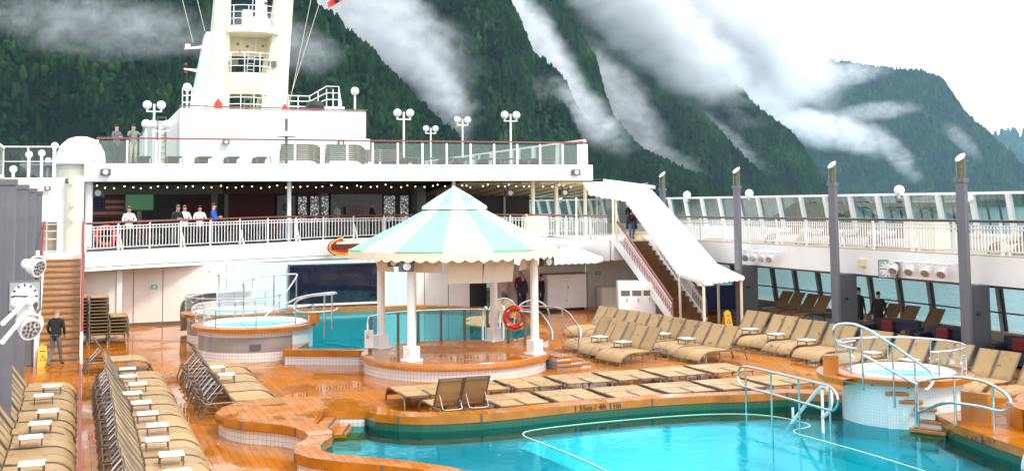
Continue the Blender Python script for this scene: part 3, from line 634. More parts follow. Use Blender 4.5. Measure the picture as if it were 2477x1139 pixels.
mb = MB(); mb.box(-1.92,1.92,-.06,.06,0,1.63); sc_ = obj('screen_panel', mb, mat('screen_gloss_pool_tint', (.008,.012,.026), .04, var=.2), t)  # blue cast of the pool's reflection painted into the black base
mb = MB(); mb.box(-2.0,2.0,-.1,.1,-.10,-.02); obj('white_sill', mb, white, t)
mb = MB(); mb.box(-1.98,-1.93,-.08,.06,-.02,1.66); mb.box(1.93,1.98,-.08,.06,-.02,1.66); mb.box(-1.98,1.98,-.08,.06,1.635,1.68); obj('frame', mb, greyd, t)
for lab,x,y in (('small green exit sign on the beige wall left of the hot tubs',2.9,48.96),('small green exit sign on the beige wall above the white cabinet',22.6,48.16)):
    t = thing('exit_sign', lab, 'sign', (x,y,1.55), group='green exit signs')
    mb = MB(); mb.box(-.16,.16,-.02,.02,-.12,.12); obj('sign_frame', mb, plast, t); mb = MB(); mb.box(-.13,.13,-.026,-.02,-.09,.09); mb.k = 1; mb.box(-.03,.05,-.03,-.026,-.05,.05); mb.bar((-.1,-.028,0),(-.04,-.028,0),.03,.004); obj('green_face', mb, [green_trim,plast], t)
# neon style sign: red flame-tailed oval
fs = thing('neon_sign', 'red oval sign with flame tail mounted on the terrace edge left of the gazebo roof', 'sign', (11.25,51.55,2.95), R(14))
def flat(pts, y0, y1, mb=None):
    mb = mb or MB(); n = len(pts); tr = tessellate_polygon([[Vector((p[0],p[1],0)) for p in pts]])
    mb.add([(p[0],y0,p[1]) for p in pts]+[(p[0],y1,p[1]) for p in pts], [tuple(t) for t in tr]+[(i,(i+1)%n,n+(i+1)%n,n+i) for i in range(n)]); return mb
FL = [(x*.86,z*.86) for x,z in [(-.82,-.06),(-.74,.12),(-.55,.28),(-.33,.38),(-.08,.46),(.05,.54),(.0,.40),(.13,.27),(-.08,.22),(-.28,.24),(-.36,.13),(1.1,.13),(1.1,-.38),(.6,-.50),(.15,-.56),(-.3,-.52),(-.62,-.38),(-.78,-.22)]]
obj('red_plate', flat(FL,-.06,.05), mat('sign_red',(.42,.012,.006),.35,var=.25), fs)
mb = MB(); ins = [(p[0]*.93+.01,-.075,p[1]*.92) for p in FL]; mb.tube(ins, .022, 6, closed=True); mb.tube([(-.46,-.075,-.22),(-.2,-.075,-.33),(.2,-.075,-.35),(.5,-.075,-.28),(.85,-.075,-.12)], .016, 6); obj('yellow_outline', mb, mat('sign_yellow',(.85,.48,.06),.4,emit=.25), fs)
mb = flat([(-.5,-.16),(-.5,.08),(.9,.08),(.8,-.10),(.4,-.2)],-.068,-.06); obj('dark_band', mb, mat('sign_dark_red',(.10,.006,.006),.5), fs)
# ---- upper deck above the bar
UX0, UX1, UY = .13, 23.75, 51.0; UZ0, UZ1 = 5.9, 6.68
ud = thing('upper_deck', 'long white overhanging upper deck edge above the dark bar', 'deck')
mb = MB(); mb.box(UX0,UX1,UY,UY+.15,UZ0,UZ1); obj('fascia', mb, white, ud, bevel=.03)
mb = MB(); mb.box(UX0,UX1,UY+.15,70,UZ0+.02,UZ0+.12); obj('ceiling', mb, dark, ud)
mb = MB(); mb.box(UX0-2.5,23.7,UY+.16,96,UZ1-.08,UZ1-.01); obj('floor', mb, greyp, ud)
for i,(x,y) in enumerate(((.35,51.6),(8.9,51.9),(17.0,52.6),(21.0,52.2),(22.6,53),(24.2,53))):
    mb = MB(); mb.tube([(x,y,3.15),(x,y,5.91)], .10 if i else .16, 12); obj('support_pillar', mb, white if i < 3 else cream, ud, smooth=True)
# glass railing on top
gr_ = thing('glass_railing', 'glass railing with brown top rail along the upper deck above the bar', 'railing')
mb = MB(); mb.bar((.6,UY+.1,UZ1+1.08),(23.5,UY+.1,UZ1+1.10),.09,.07); obj('top_rail', mb, rail_red, gr_)
xs = np.linspace(.65,23.35,20); gp = MB()
for i,x in enumerate(xs):
    mb = MB(); mb.box(x-.045,x+.045,UY+.06,UY+.14,UZ1,UZ1+1.0); obj('post', mb, white, gr_)
    if i < len(xs)-1: gp.quad((x+.06,UY+.1,UZ1+.04),(xs[i+1]-.06,UY+.1,UZ1+.04),(xs[i+1]-.06,UY+.1,UZ1+.98),(x+.06,UY+.1,UZ1+.98))
mb = MB(); mb.box(22.95,23.5,UY+.05,UY+.15,UZ1,UZ1+1.02); obj('end_panel', mb, white, gr_)
obj('glass_panel', gp, g_green, gr_)
for lab,x in (('black loudspeaker on the left end of the white upper deck edge',.98),('black loudspeaker on the right end of the white upper deck edge',22.75)):
    speaker(lab, (x,UY-.16,UZ1-.38), 0, s=.95)
# side glass walls beyond, running forward along the upper deck (with inclined white posts)
def side_screen(label, x, y0, y1, z0, z1, n, lean=0., name='glass_windscreen', gm=g_green, w=.16, top=white, mull=0):
    t = thing(name, label, 'windscreen', group='glass windscreens')
    mb = MB(); mb.bar((x+lean,y0,z1),(x+lean,y1,z1),.09,.09); mb.bar((x,y0,z0),(x,y1,z0),.12,.12); obj('frame', mb, top, t)
    gp = MB(); gp.quad((x,y0,z0),(x,y1,z0),(x+lean,y1,z1),(x+lean,y0,z1)); obj('glass_pane', gp, gm, t)
    ys = np.linspace(y0,y1,n); mm = MB()
    for i,y in enumerate(ys):
        mb = MB(); mb.bar((x-.05,y,z0),(x+lean-.05,y-.12,z1),w,.12,up=(1,0,0)); obj('post', mb, white, t)
        if i < n-1 and mull:
            for k in range(1,mull+1):
                q = y+(ys[i+1]-y)*k/(mull+1); mm.bar((x+.03,q,z0),(x+lean+.03,q-.12,z1),.07,.05,up=(1,0,0))
    if mull: obj('mullion', mm, greyd, t)
    return t
side_screen('glass windscreen running forward at the right end of the upper deck', 23.45, 51.3, 96, UZ1, UZ1+1.25, 14)
side_screen('short glass windscreen behind the globe lamps on the upper deck', 19.8, 78, 96, UZ1+.4, UZ1+2.0, 7)
# globe lamps on the upper deck
def globe_lamp(label, x, y, zb, zt, heads=2, r=.2, sp=.33, group='white globe lamps'):
    t = thing('globe_lamp', label, 'lamp', (x,y,zb), 0, group); h = zt-zb
    mb = MB(); mb.tube([(0,0,0),(0,0,h-.05 if heads == 2 else h-r)], .055, 8)
    obj('pole', mb, white, t, smooth=True)
    if heads == 2:
        mb = MB(); mb.bar((-sp-.05,0,h-.42),(sp+.05,0,h-.42),.06); mb.tube([(-sp,0,h-.42),(-sp,0,h-.3)],.05,8); mb.tube([(sp,0,h-.42),(sp,0,h-.3)],.05,8); obj('arm', mb, white, t)
    for q in ((-sp,sp) if heads == 2 else (0,)):
        mb = MB(); mb.ball((q,0,h-.1), r, 16); obj('globe', mb, globe_m, t, smooth=True)
    return t
for lab,x,y,z in (('twin globe lamp on a tall pole, leftmost of those right of the mast',15.3,55.5,9.55),('twin globe lamp on the shortest pole on the upper deck',22.0,73,10.0),
                  ('twin globe lamp between the shortest and the rightmost lamps on the upper deck',21.6,65,10.0),('twin globe lamp on a tall pole, rightmost on the upper deck',21.3,56,9.6)):
    globe_lamp(lab,x,y,UZ1,z,2,.21,.33)
for lab,x,y,z,hd in (('twin globe lamp at the left end of the deckhouse, topmost of the cluster',3.35,58.5,9.95,2),('twin globe lamp half hidden below another at the deckhouse left end',3.6,58,8.95,2),
                  ('single globe lamp on a thin pole at the right end of the mast deckhouse',13.35,58,10.85,1),('single globe lamp on the left rail at the foot of the mast',5.0,59.5,10.98,1),('low globe lamp left of the deckhouse ladder',2.9,57,8.9,1)):
    globe_lamp(lab,x,y,UZ1 if z < 10.5 else 9.7,z,hd,.22,.33)
# deckhouse under the mast
dh = thing('deckhouse', 'white panelled deckhouse below the mast on the upper deck', 'deckhouse')
mb = MB(); mb.box(4.55,13.95,58,72,UZ1,9.72); mb.box(3.3,4.55,59.0,72,UZ1,9.1); mb.box(4.55,14.15,57.9,58,UZ1,8.25); obj('wall', mb, white, dh, bevel=.04)
mb = MB(); mb.bar((4.5,57.97,9.8),(14.0,57.97,9.76),.12,.06); obj('top_rail', mb, rail_red, dh)
mb = MB()
for x in (5.4,7.0,8.6,10.9,12.5): mb.box(x-.012,x+.012,57.985,58,8.3,9.65)
obj('panel_seam', mb, awnval, dh)
mb = MB()
for x in (3.55,3.95): mb.bar((x,58.9,UZ1),(x,58.9,9.3),.05)
for z in np.arange(UZ1+.2,9.3,.3): mb.bar((3.55,58.9,z),(3.95,58.9,z),.04)
obj('ladder', mb, frame_m, dh)
for lab,x in (('small yellowish deck speaker on the deckhouse wall, left one',6.75),('small yellowish deck speaker on the deckhouse wall, right one',12.55)):
    speaker(lab,(x,57.72,8.0),0,s=.75)
t = thing('shower_head', 'outdoor shower with a wide round steel head in front of the deckhouse', 'shower', (9.2,54.5,UZ1))
mb = MB(); mb.tube([(0,0,0),(0,0,2.3)],.07,8); obj('pole', mb, frame_m, t); mb = MB(); mb.lathe([(.48,1.42),(.42,1.5),(.1,1.62),(.05,1.7)],(0,-.1,0),24); obj('head', mb, chrome, t, smooth=True)
# mast
ms = thing('mast', 'tall white two legged radar mast with rounded platforms and ladders', 'mast', (0,0,0))
def taper(x0,x1,X0,X1,z0,z1,y0,y1,Y0,Y1,mb):
    return mb.add([(x0,y0,z0),(x1,y0,z0),(x1,y1,z0),(x0,y1,z0),(X0,Y0,z1),(X1,Y0,z1),(X1,Y1,z1),(X0,Y1,z1)],[(3,2,1,0),(4,5,6,7),(0,1,5,4),(1,2,6,5),(2,3,7,6),(3,0,4,7)])
mb = MB(); taper(6.05,7.17,6.6,7.3,9.7,17,60.2,62.5,60.6,62,mb); obj('left_leg', mb, cream, ms, bevel=.08)
mb = MB(); taper(5.3,6.2,6.05,6.5,9.7,14.0,60.6,62.6,60.9,62.2,mb); obj('left_leg_casing', mb, white, ms, bevel=.08)
mb = MB(); taper(8.8,10.15,9.85,10.65,9.7,17,60.2,62.5,60.6,62,mb); obj('right_leg', mb, cream, ms, bevel=.08)
def platform(zc, x0, x1, h, apron):
    cx_ = (x0+x1)/2; hw = (x1-x0)/2; mb = MB(); n = 20
    pr = [(cx_+hw*math.cos(a), 60.3-.75*math.sin(a)) for a in np.linspace(PI,0,n)]+[(x1,62.3),(x0,62.3)]
    mb.poly(pr[::-1], zc-h, zc, bottom=True)
    if apron:
        k = len(pr); pr2 = [(cx_+(p[0]-cx_)*.86, 60.5+(p[1]-60.5)*.7) for p in pr]
        mb.add([(p[0],p[1],zc-h) for p in pr]+[(p[0],p[1],zc-h-apron) for p in pr2], [(i,(i+1)%k,k+(i+1)%k,k+i) for i in range(k)])
    obj('platform', mb, cream, ms)
    mb = MB()
    for z in (.35,.7,1.05): mb.tube([(p[0],p[1],zc+z) for p in pr[:n]],.022,6)
    for p in pr[:n:4]: mb.bar((p[0],p[1],zc),(p[0],p[1],zc+1.05),.04)
    obj('platform_rail', mb, white, ms)
platform(14.25,7.05,9.75,.35,.0); platform(11.75,6.95,9.4,.45,.65); platform(9.75,6.9,9.0,.2,.0)
mb = MB(); mb.box(7.2,9.6,61.9,62.1,12.9,13.9); obj('cross_beam', mb, cream, ms); mb = MB(); mb.box(7.1,9.3,61.95,62.1,9.75,9.9); obj('cross_beam', mb, cream, ms)
mb = MB()
for x in (8.1,8.45): mb.bar((x,61.6,9.7),(x+.5,61.6,16.5),.045)
for z in np.arange(9.9,16.4,.32): mb.bar((8.1+(z-9.7)*.0735,61.6,z),(8.45+(z-9.7)*.0735,61.6,z),.035)
obj('ladder', mb, white, ms)
mb = MB(); mb.lathe([(.62,14.25),(.5,14.6),(.32,14.95),(.3,16.5)],(8.9,60.9,0),20); mb.box(7.9,8.4,60.5,61.2,14.25,15.2); obj('radar_pedestal', mb, white, ms, smooth=False)
mb = MB(); mb.tube([(6.1,61,13.2),(4.95,61,13.05)],.1,8,r2=.04); mb.tube([(5.7,61,11.9),(4.95,61,12.0)],.09,8,r2=.04); mb.box(5.0,5.25,60.9,61.1,13.1,13.3); obj('side_spar', mb, white, ms)
for x,z in ((7.6,13.3),(8.1,13.2),(8.9,13.25),(7.7,12.9),(9.3,12.3),(7.5,12.3)): mb = MB(); mb.ball((x,60.2,z),.09,8); obj('floodlight', mb, frame_m, ms)
for x,z in ((7.4,12.35),(9.4,12.3)): mb = MB(); mb.box(x-.2,x+.2,60,60.3,z-.15,z+.15); obj('equipment_box', mb, frame_m, ms)
mb = MB(); mb.ball((5.05,61,13.32),.08,8); mb.ball((5.05,61,11.85),.09,8); mb.ball((5.05,61,12.25),.08,8); mb.ball((9.0,60,15.5),.09,8); obj('signal_lamp', mb, redp, ms)
mb = MB()
for a,b in (((5.4,61,13.4),(4.1,62,19)),((6.0,61,14),(4.9,62,19)),((10.4,61,10),(12.5,63,19)),((10.6,61,11),(13.3,63,19)),((10.25,60.5,9.8),(10.35,60.5,14.2))): mb.tube([a,b],.013,4)
obj('stay_wire', mb, awnval, ms)
# rail stair and small things at the mast foot
t = thing('deckhouse_railing', 'white pipe railing rising to a small stair right of the mast foot', 'railing')
mb = MB()
for z in (.3,.65,1.0): mb.tube([(10.1,59.2,9.75+z*.8),(11.2,59.2,9.75+z*.8),(12.1,59.2,10.1+z),(12.75,59.2,10.1+z),(12.9,59.2,9.75+z*.4)],.028,6)
for x,z in ((10.1,0),(10.6,0),(11.2,0),(11.65,.18),(12.1,.35),(12.45,.35),(12.75,.35)): mb.bar((x,59.2,9.72),(x,59.2,9.75+z+.85),.045)
obj('pipe_rail', mb, white, t); mb = MB(); mb.box(11.9,13.0,58.9,59.8,9.72,10.0); obj('stair_base', mb, white, t)
t = thing('deckhouse_railing', 'white pipe railing left of the mast foot', 'railing')
mb = MB()
for z in (.35,.7,1.05): mb.tube([(4.75,59.2,9.72+z),(5.6,59.2,9.78+z)],.028,6)
for x in (4.75,5.2,5.6): mb.bar((x,59.2,9.72),(x,59.2,10.8),.045)
obj('pipe_rail', mb, white, t)
for lab,x,s in (('red covered bundle at the foot of the mast, larger one',6.45,.26),('small red covered bundle right of the mast foot',9.8,.17),):
    mb = MB(); mb.lathe([(s*.95,0),(s*.85,.5*s),(s*.75,1.2*s),(s*.35,1.7*s),(.02,2.1*s)],n=8); o = obj('covered_bundle', mb, redring, loc=(x,58.6,9.72)); tag(o,lab,'bundle',group='red bundles')
mb = MB(); mb.lathe([(.5,0),(.5,.3),(.35,.5),(.01,.55)],n=10); tag(obj('covered_bundle', mb, black, loc=(11.4,58.7,9.72)),'black covered bundle beside the small stair right of the mast','bundle')
# white radome and drum on the left
dm = thing('radome', 'big white dome shell at the left end of the upper deck', 'dome', (-.0,52.6,UZ1))
mb = MB(); mb.lathe([(1.02,-.65),(1.02,.15),(.98,.5),(.82,.85),(.55,1.1),(.25,1.2),(.01,1.22)],n=40); obj('shell', mb, white, dm, smooth=True); mb = MB(); mb.lathe([(1.05,-.7),(1.05,-.2)],n=40); obj('base_ring', mb, cream, dm)
# left white structure above the stairs
lw_ = thing('stair_head_cabin', 'white cabin block with an open barred window at the top of the left stairs', 'cabin')
mb = MB(); mb.box(-1.5,.14,46.0,46.2,4.85 if False else 4.28,5.95); mb.box(-.8,.14,46.0,46.2,3.1,4.28); mb.box(-2.6,-1.505,46.0,46.2,3.1,5.95); obj('wall', mb, white, lw_, bevel=.02)
mb = MB(); mb.lathe([(.32,3.1),(.32,6.0)],(-.18,45.9,0),24); obj('rounded_corner', mb, cream, lw_, smooth=True)
mb = MB(); mb.box(-1.4,-.78,46.3,46.35,3.1,4.3); obj('dim_opening', mb, riser, lw_)
mb = MB()
for z in (3.2,3.65,3.95,4.2): mb.bar((-1.38,45.98,z),(-.8,45.98,z),.035)
mb.bar((-1.15,45.98,3.1),(-1.15,45.98,4.28),.035); obj('window_bar', mb, white, lw_)
for x,y,z in ((-.35,45.6,5.75),(-.28,45.55,4.95),(-.28,45.55,4.4)): mb = MB(); mb.box(x-.06,x+.06,y-.1,y+.1,z-.08,z+.08); obj('lamp_box', mb, awnval, lw_)
speaker('small tan loudspeaker on the white cabin above the left stairs',(-.4,45.75,5.82),R(20),s=.6); speaker('small tan floodlight box on the white cabin near the grey columns',(-1.15,45.85,5.55),0,s=.5)
t = side_screen('glass railing around the upper deck at the far left corner', -2.7, 30, 46, 5.95, 7.05, 8, name='glass_railing', gm=g_smoke, w=.08)
gl = thing('glass_railing', 'glass railing in front of the white dome at the far left', 'railing')
mb = MB(); mb.bar((-2.75,46,7.1),(-.0,46,7.12),.06,.05); mb.bar((-2.75,46,6.55),(-.0,46,6.56),.03,.03); obj('top_rail', mb, white, gl); gp = MB(); gp.quad((-2.75,46.02,5.98),(-.05,46.02,5.98),(-.05,46.02,7.05),(-2.75,46.02,7.05)); obj('glass_panel', gp, g_clear, gl)
for x in (-2.7,-1.85,-.97): mb = MB(); mb.bar((x,46,5.95),(x,46,7.1),.06); obj('post', mb, white, gl)
mb = MB(); mb.box(-4.5,.1,46.2,60,5.88,5.95); tag(obj('side_deck_floor', mb, white), 'white side deck floor at the far left above the stairs', 'deck')
for k,(x,y,z) in enumerate(((-.95,47,7.3),(-1.5,50,7.15),(-1.35,54,7.0),(-1.9,48,7.0),(-2.4,47,6.4))): globe_lamp('white globe lamp on the far left side deck, %s' % ('nearest the white dome','second from the dome','third from the dome','fourth from the dome','lowest, by the glass corner')[k], x,y,5.95,z,1,.14,group='globe lamps on the left side deck')

# ================================================================ the bar behind the terrace rail
bw = thing('bar_interior', 'dim bar interior wall under the upper deck with brick, door and leaded windows', 'wall')
BY = 60.
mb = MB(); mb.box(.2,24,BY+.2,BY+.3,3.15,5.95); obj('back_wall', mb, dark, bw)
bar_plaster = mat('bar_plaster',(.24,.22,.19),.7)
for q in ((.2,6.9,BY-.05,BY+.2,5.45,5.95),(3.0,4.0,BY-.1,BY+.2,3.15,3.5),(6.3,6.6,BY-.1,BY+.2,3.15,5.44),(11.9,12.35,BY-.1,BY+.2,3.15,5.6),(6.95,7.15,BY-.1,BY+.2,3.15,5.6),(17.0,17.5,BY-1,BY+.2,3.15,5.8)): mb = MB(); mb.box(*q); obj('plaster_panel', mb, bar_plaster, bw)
for q in ((7.15,9.5,BY-.06,BY+.2,3.15,5.4),(4.9,6.3,BY-.06,BY+.2,3.15,5.3),(17.6,19.6,BY-.06,BY+.2,3.15,5.5)): mb = MB(); mb.box(*q); obj('brick_panel', mb, brick_d, bw)
mb = MB(); mb.box(7,17.2,BY-.4,BY,5.45,5.9); obj('header', mb, mat('bar_header',(.11,.04,.02),.6), bw)
t_ = MB(); t_.box(9.65,10.6,BY-.1,BY,3.2,5.35); door = obj('door', t_, mat('grey_door',(.20,.20,.20),.5), bw)
mb = MB(); mb.lathe([(.22,0),(.001,.01)],(10.12,BY-.11,4.75),20,M=Matrix.Rotation(R(90),3,'X')); obj('porthole', mb, black, door)
m_, t__, N_ = nodes('leaded_window'); tc_ = N_('ShaderNodeTexCoord'); v_ = N_('ShaderNodeTexVoronoi', {'Vector': tc_.outputs['Object'], 'Scale': 7.}, feature='DISTANCE_TO_EDGE'); r_ = N_('ShaderNodeValToRGB', {'Fac': v_.outputs['Distance']})
r_.color_ramp.elements[0].position = .06; r_.color_ramp.elements[0].color = (.03,.03,.03,1); r_.color_ramp.elements[1].position = .2; r_.color_ramp.elements[1].color = (.62,.62,.58,1)
p_ = N_('ShaderNodeBsdfPrincipled', {'Base Color': r_.outputs[0], 'Roughness': .4}); p_.inputs['Emission Strength'].default_value = .25; t__.links.new(r_.outputs[0], p_.inputs['Emission Color']); N_('ShaderNodeOutputMaterial', {0: p_.outputs[0]})
for x0,x1 in ((10.75,11.2),(11.4,11.85),(12.0,12.36),(15.4,16.0),(16.3,16.75)):
    mb = MB(); mb.box(x0,x1,BY-.12,BY-.1,3.9,5.3); obj('window', mb, MATS['leaded_window'], bw)
mb = MB(); mb.box(12.5,15.3,BY-.1,BY,3.15,5.4); obj('kitchen_opening', mb, mat('kitchen_steel',(.10,.10,.095),.35,.4), bw)
mb = MB(); mb.box(12.5,15.3,BY-.9,BY-.5,3.15,4.2); mb.box(13.2,14.2,BY-.6,BY-.1,4.2,4.75); obj('counter', mb, frame_m, bw)
t = thing('television', 'wall television showing a plain green picture in the bar', 'television', (2.65,57,5.05))
mb = MB(); mb.box(-.68,.68,-.05,.05,-.42,.42); obj('bezel', mb, black, t); mb = MB(); mb.box(-.62,.62,-.058,-.05,-.36,.36); obj('screen', mb, tvgreen, t)
mb = MB(); mb.box(-.1,.1,0,.08,-1.9,-.4); obj('stand', mb, mat('tv_stand',(.25,.24,.22),.5), t)
t = thing('flag_panel', 'stars and stripes flag panel hung on the bar wall left of the television', 'flag', (1.2,57.6,4.75))
mb = MB(); mb.k = 0; mb.box(-.95,-.08,-.03,.02,-.05,.62)
for i in range(7):
    mb.k = 1 if i % 2 == 0 else 2; x0 = -.08 if i > 2 else -.95; mb.box(x0,.8,-.025,.02,-.40+i*.135,-.40+(i+1)*.135-.004)
mb.k = 2
for i in range(4):
    for j in range(5): mb.box(-.86+.17*j,-.83+.17*j,-.034,-.03,.03+i*.15,.06+i*.15)
obj('flag_cloth', mb, [mat('flag_blue',(.02,.03,.07),.8),mat('flag_red',(.20,.02,.015),.8),mat('flag_cream',(.32,.25,.17),.8)], t)
speaker('white wall speaker at the left end of the bar ceiling',(.75,53,5.45),R(-10),s=1.2)
# bulbs on a string
sg = thing('string_lights', 'string of small warm light bulbs under the upper deck edge', 'lights')
mb = MB(); cb = []
for i in range(62):
    x = .7+i*.365+random.uniform(-.08,.08); z = 5.76-.10*abs(math.sin(i*.9))-random.uniform(0,.05); cb.append((x,51.9+random.uniform(-.2,.5),z))
mb.tube(cb,.008,4); obj('cable', mb, black, sg)
for p in cb:
    mb = MB(); mb.ball((0,0,0),.026,8); obj('bulb', mb, bulb_m, sg, loc=p)
# tables and chairs along the terrace rail (dark shapes behind the balusters)
tbp = thing('bar_table', 'dark bar table with red chairs close to the left end of the terrace rail', 'table', (1.6,48.9,3.17))
mb = MB(); mb.lathe([(.4,.72),(.4,.76),(.001,.76)],n=16); obj('tabletop', mb, wood_dk, tbp); mb = MB(); mb.tube([(0,0,0),(0,0,.72)],.05,8); mb.lathe([(.28,0),(.28,.03),(.001,.04)],n=12); obj('pedestal', mb, greyd, tbp)
tt = tree_of(tbp)
names = ['second from the left','third from the left','fourth from the left','in the middle, under the brick panel','in front of the bar door','below the leaded windows','below the kitchen opening','near the right pillar']
for k,x in enumerate((3.6,5.6,7.6,9.6,11.6,13.6,15.8,18.0)): dup(tt,(x,np.interp(x,[p[0] for p in EDGE[:9]],[p[1] for p in EDGE[:9]])+1.7,3.2),0,'dark bar table behind the terrace rail, '+names[k],'bar tables'); 
tbp['group'] = 'bar tables'
def bar_chair(label, loc, rz):
    t = thing('bar_chair', label, 'chair', loc, rz, 'bar chairs')
    mb = MB(); mb.box(-.21,.21,-.21,.21,.42,.47); obj('seat', mb, darkred, t); mb = MB(); mb.box(-.2,.2,.18,.22,.5,.9); obj('backrest', mb, darkred, t)
    for x in (-.18,.18):
        for y in (-.18,.18): mb = MB(); mb.bar((x,y,0),(x,y,.43),.035); obj('leg', mb, greyd, t)
    return t
bc = bar_chair('dark red bar chair beside the leftmost table on the terrace',(2.3,49.3,3.17),R(-100)); bt = tree_of(bc)
for k,x in enumerate((4.3,6.3,8.3,10.3,12.3,14.4,16.8,19.0)):
    dup(bt,(x,np.interp(x,[p[0] for p in EDGE[:9]],[p[1] for p in EDGE[:9]])+1.9,3.2),R(-90+20*(k%3)),'dark red bar chair right of the bar table '+names[k],'bar chairs')
t = thing('ring_buoy_rack', 'red lifebuoy hung inside the terrace rail at its left end', 'lifebuoy', (.95,46.5,3.72))
mb = MB(); mb.tube([(.34*math.cos(a),0,.34*math.sin(a)) for a in np.linspace(0,2*PI,24)[:-1]],.09,8,closed=True); obj('ring', mb, redring, t, smooth=True); mb = MB(); mb.bar((-.45,-.1,0),(.45,-.1,0),.03); obj('rack_bar', mb, plast, t)
# cream awning on the right of the bar
aw = thing('awning', 'cream lined slanting awning at the right end of the bar terrace', 'awning')
mb = MB(); mb.add([(17.6,53,5.86),(24.4,51.2,5.86),(28.0,52.5,5.55),(27.5,62,5.15),(17.6,62,5.15)],[(0,1,2,3,4)]); obj('lining', mb, awnin, aw)
mb = MB(); mb.add([(17.6,53,5.95),(24.4,51.2,5.98),(28.0,52.5,5.66),(27.5,62,5.25),(17.6,62,5.25)],[(0,1,2,3,4)]); mb.wall([(24.4,51.2),(28,52.5)],[5.86,5.5],[5.99,5.67]); obj('cover', mb, awn, aw)
mb = MB()
for x in np.arange(18.4,28,1.0): mb.bar((x,52.2,5.80),(x,62,5.10),.05)
obj('rib', mb, riser, aw)
for x,y in ((20.6,61.5),(22.4,60),(25.5,60),(27.2,58)): mb = MB(); mb.tube([(x,y,3.15),(x,y,5.2)],.06,8); obj('pole', mb, cream, aw)
for lab,x in (('dark hanging speaker under the cream awning, left one',20.3),('pale hanging speaker under the cream awning, right one',23.3)): speaker(lab,(x,53.6,5.35),0,s=1.1)
# scalloped awning below the terrace on the right
def scallop(a, b, z, n, dz=.06, h=.12, mb=None):
    mb = mb or MB(); a, b = Vector(a), Vector(b); vs = []; m = n*8
    for i in range(m+1):
        p = a.lerp(b,i/m); s = abs(math.sin(PI*n*i/m)); vs += [(p.x,p.y,p.z),(p.x,p.y,p.z-h-dz*s)]
    return mb.add(vs,[(2*i,2*i+2,2*i+3,2*i+1) for i in range(m)])
a2 = thing('awning', 'white scalloped awning fixed below the terrace edge right of the gazebo', 'awning')
mb = MB(); mb.add([(14.6,49.0,2.75),(15.4,45.2,2.5),(17.5,43.6,2.42),(20.6,43.9,2.42),(21.2,44.6,2.45),(21.3,47.5,2.8),(18.6,51.1,2.95)],[(0,1,2,3,4,5,6)]); obj('cover', mb, awn, a2)
mb = MB(); scallop((15.4,45.2,2.5),(17.5,43.6,2.42),0,7,mb=mb); scallop((17.5,43.6,2.42),(20.6,43.9,2.42),0,10,mb=mb); scallop((20.6,43.9,2.42),(21.2,44.6,2.45),0,3,mb=mb); obj('scalloped_valance', mb, awn, a2)
# furniture below
t = thing('storage_cabinet', 'white two door cabinet against the wall right of the gazebo', 'cabinet', (20.5,47.3,0), R(0))
mb = MB(); mb.box(-.95,.95,-.35,.35,.12,1.62); obj('body', mb, plast, t, bevel=.015); mb = MB(); mb.box(-1.0,1.0,-.38,.38,1.62,1.66); obj('top', mb, frame_m, t)
for x in (-.46,.48):
    mb = MB(); mb.box(x-.45,x+.45,-.37,-.35,.66,1.58); d_ = obj('door', mb, plast, t); mb = MB(); mb.box(x-.45,x+.45,-.37,-.35,.16,.64); obj('lower_door', mb, plast, t)
    mb = MB(); mb.box(.02,.06,-.40,-.37,1.0,1.08) if x > 0 else mb.box(-.06,-.03,-.40,-.37,.44,.5); obj('handle', mb, greyd, d_)
mb = MB(); mb.box(-.85,.85,-.3,.3,0,.12); obj('plinth', mb, black, t)
t = thing('service_counter', 'plain grey counter block between the white cabinet and the recycling bin', 'counter', (22.9,47.1,0)); mb = MB(); mb.box(-.75,.75,-.3,.3,0,.95); obj('body', mb, beige, t, bevel=.02); mb = MB(); mb.box(-.78,.78,-.33,.33,.95,1.0); obj('worktop', mb, awnval, t)
t = thing('recycling_bin', 'white round topped recycling station with three slots below the right stairs', 'bin', (21.6,42.4,0), R(-22))
prof = [(-.72,.1),(-.72,1.22),(-.68,1.38),(-.58,1.5),(-.42,1.56),(.6,1.56),(.72,1.5),(.72,.1)]
mb = MB(); n_ = len(prof); mb.add([(-.75,p[0]*.8,p[1]) for p in prof]+[(.75,p[0]*.8,p[1]) for p in prof],[tuple(range(n_)),tuple(range(n_,2*n_))[::-1]]+[(i,(i+1)%n_,n_+(i+1)%n_,n_+i) for i in range(n_)]); obj('body', mb, plast, t, bevel=.02)
for x in (-.46,0,.46):
    mb = MB(); mb.box(x-.18,x+.18,-.595,-.57,1.0,1.22); obj('slot', mb, frame_m, t); mb = MB(); mb.box(x-.21,x+.21,-.59,-.575,.2,.95); d_ = obj('flap_door', mb, plast, t); mb = MB(); mb.tube([(x+.08,-.6,.75),(x+.05,-.62,.85),(x+.05,-.6,.92)],.012,5); obj('handle', mb, frame_m, d_)
mb = MB(); mb.box(-.7,.7,-.5,.5,0,.1); obj('plinth', mb, black, t)
t = thing('covered_trolley', 'dark blue covered trolley under the stair canopy', 'trolley', (25.6,42.6,0)); mb = MB(); mb.box(-1.0,1.0,-.4,.4,.25,1.2); obj('cover', mb, bluec, t, bevel=.06)
for x in (-.85,.85): mb = MB(); mb.tube([(x,-.02,.12),(x,.02,.12)],.12,10); obj('wheel', mb, black, t); 
mb = MB(); mb.box(-.9,.9,-.3,.3,.18,.25); obj('chassis', mb, frame_m, t)
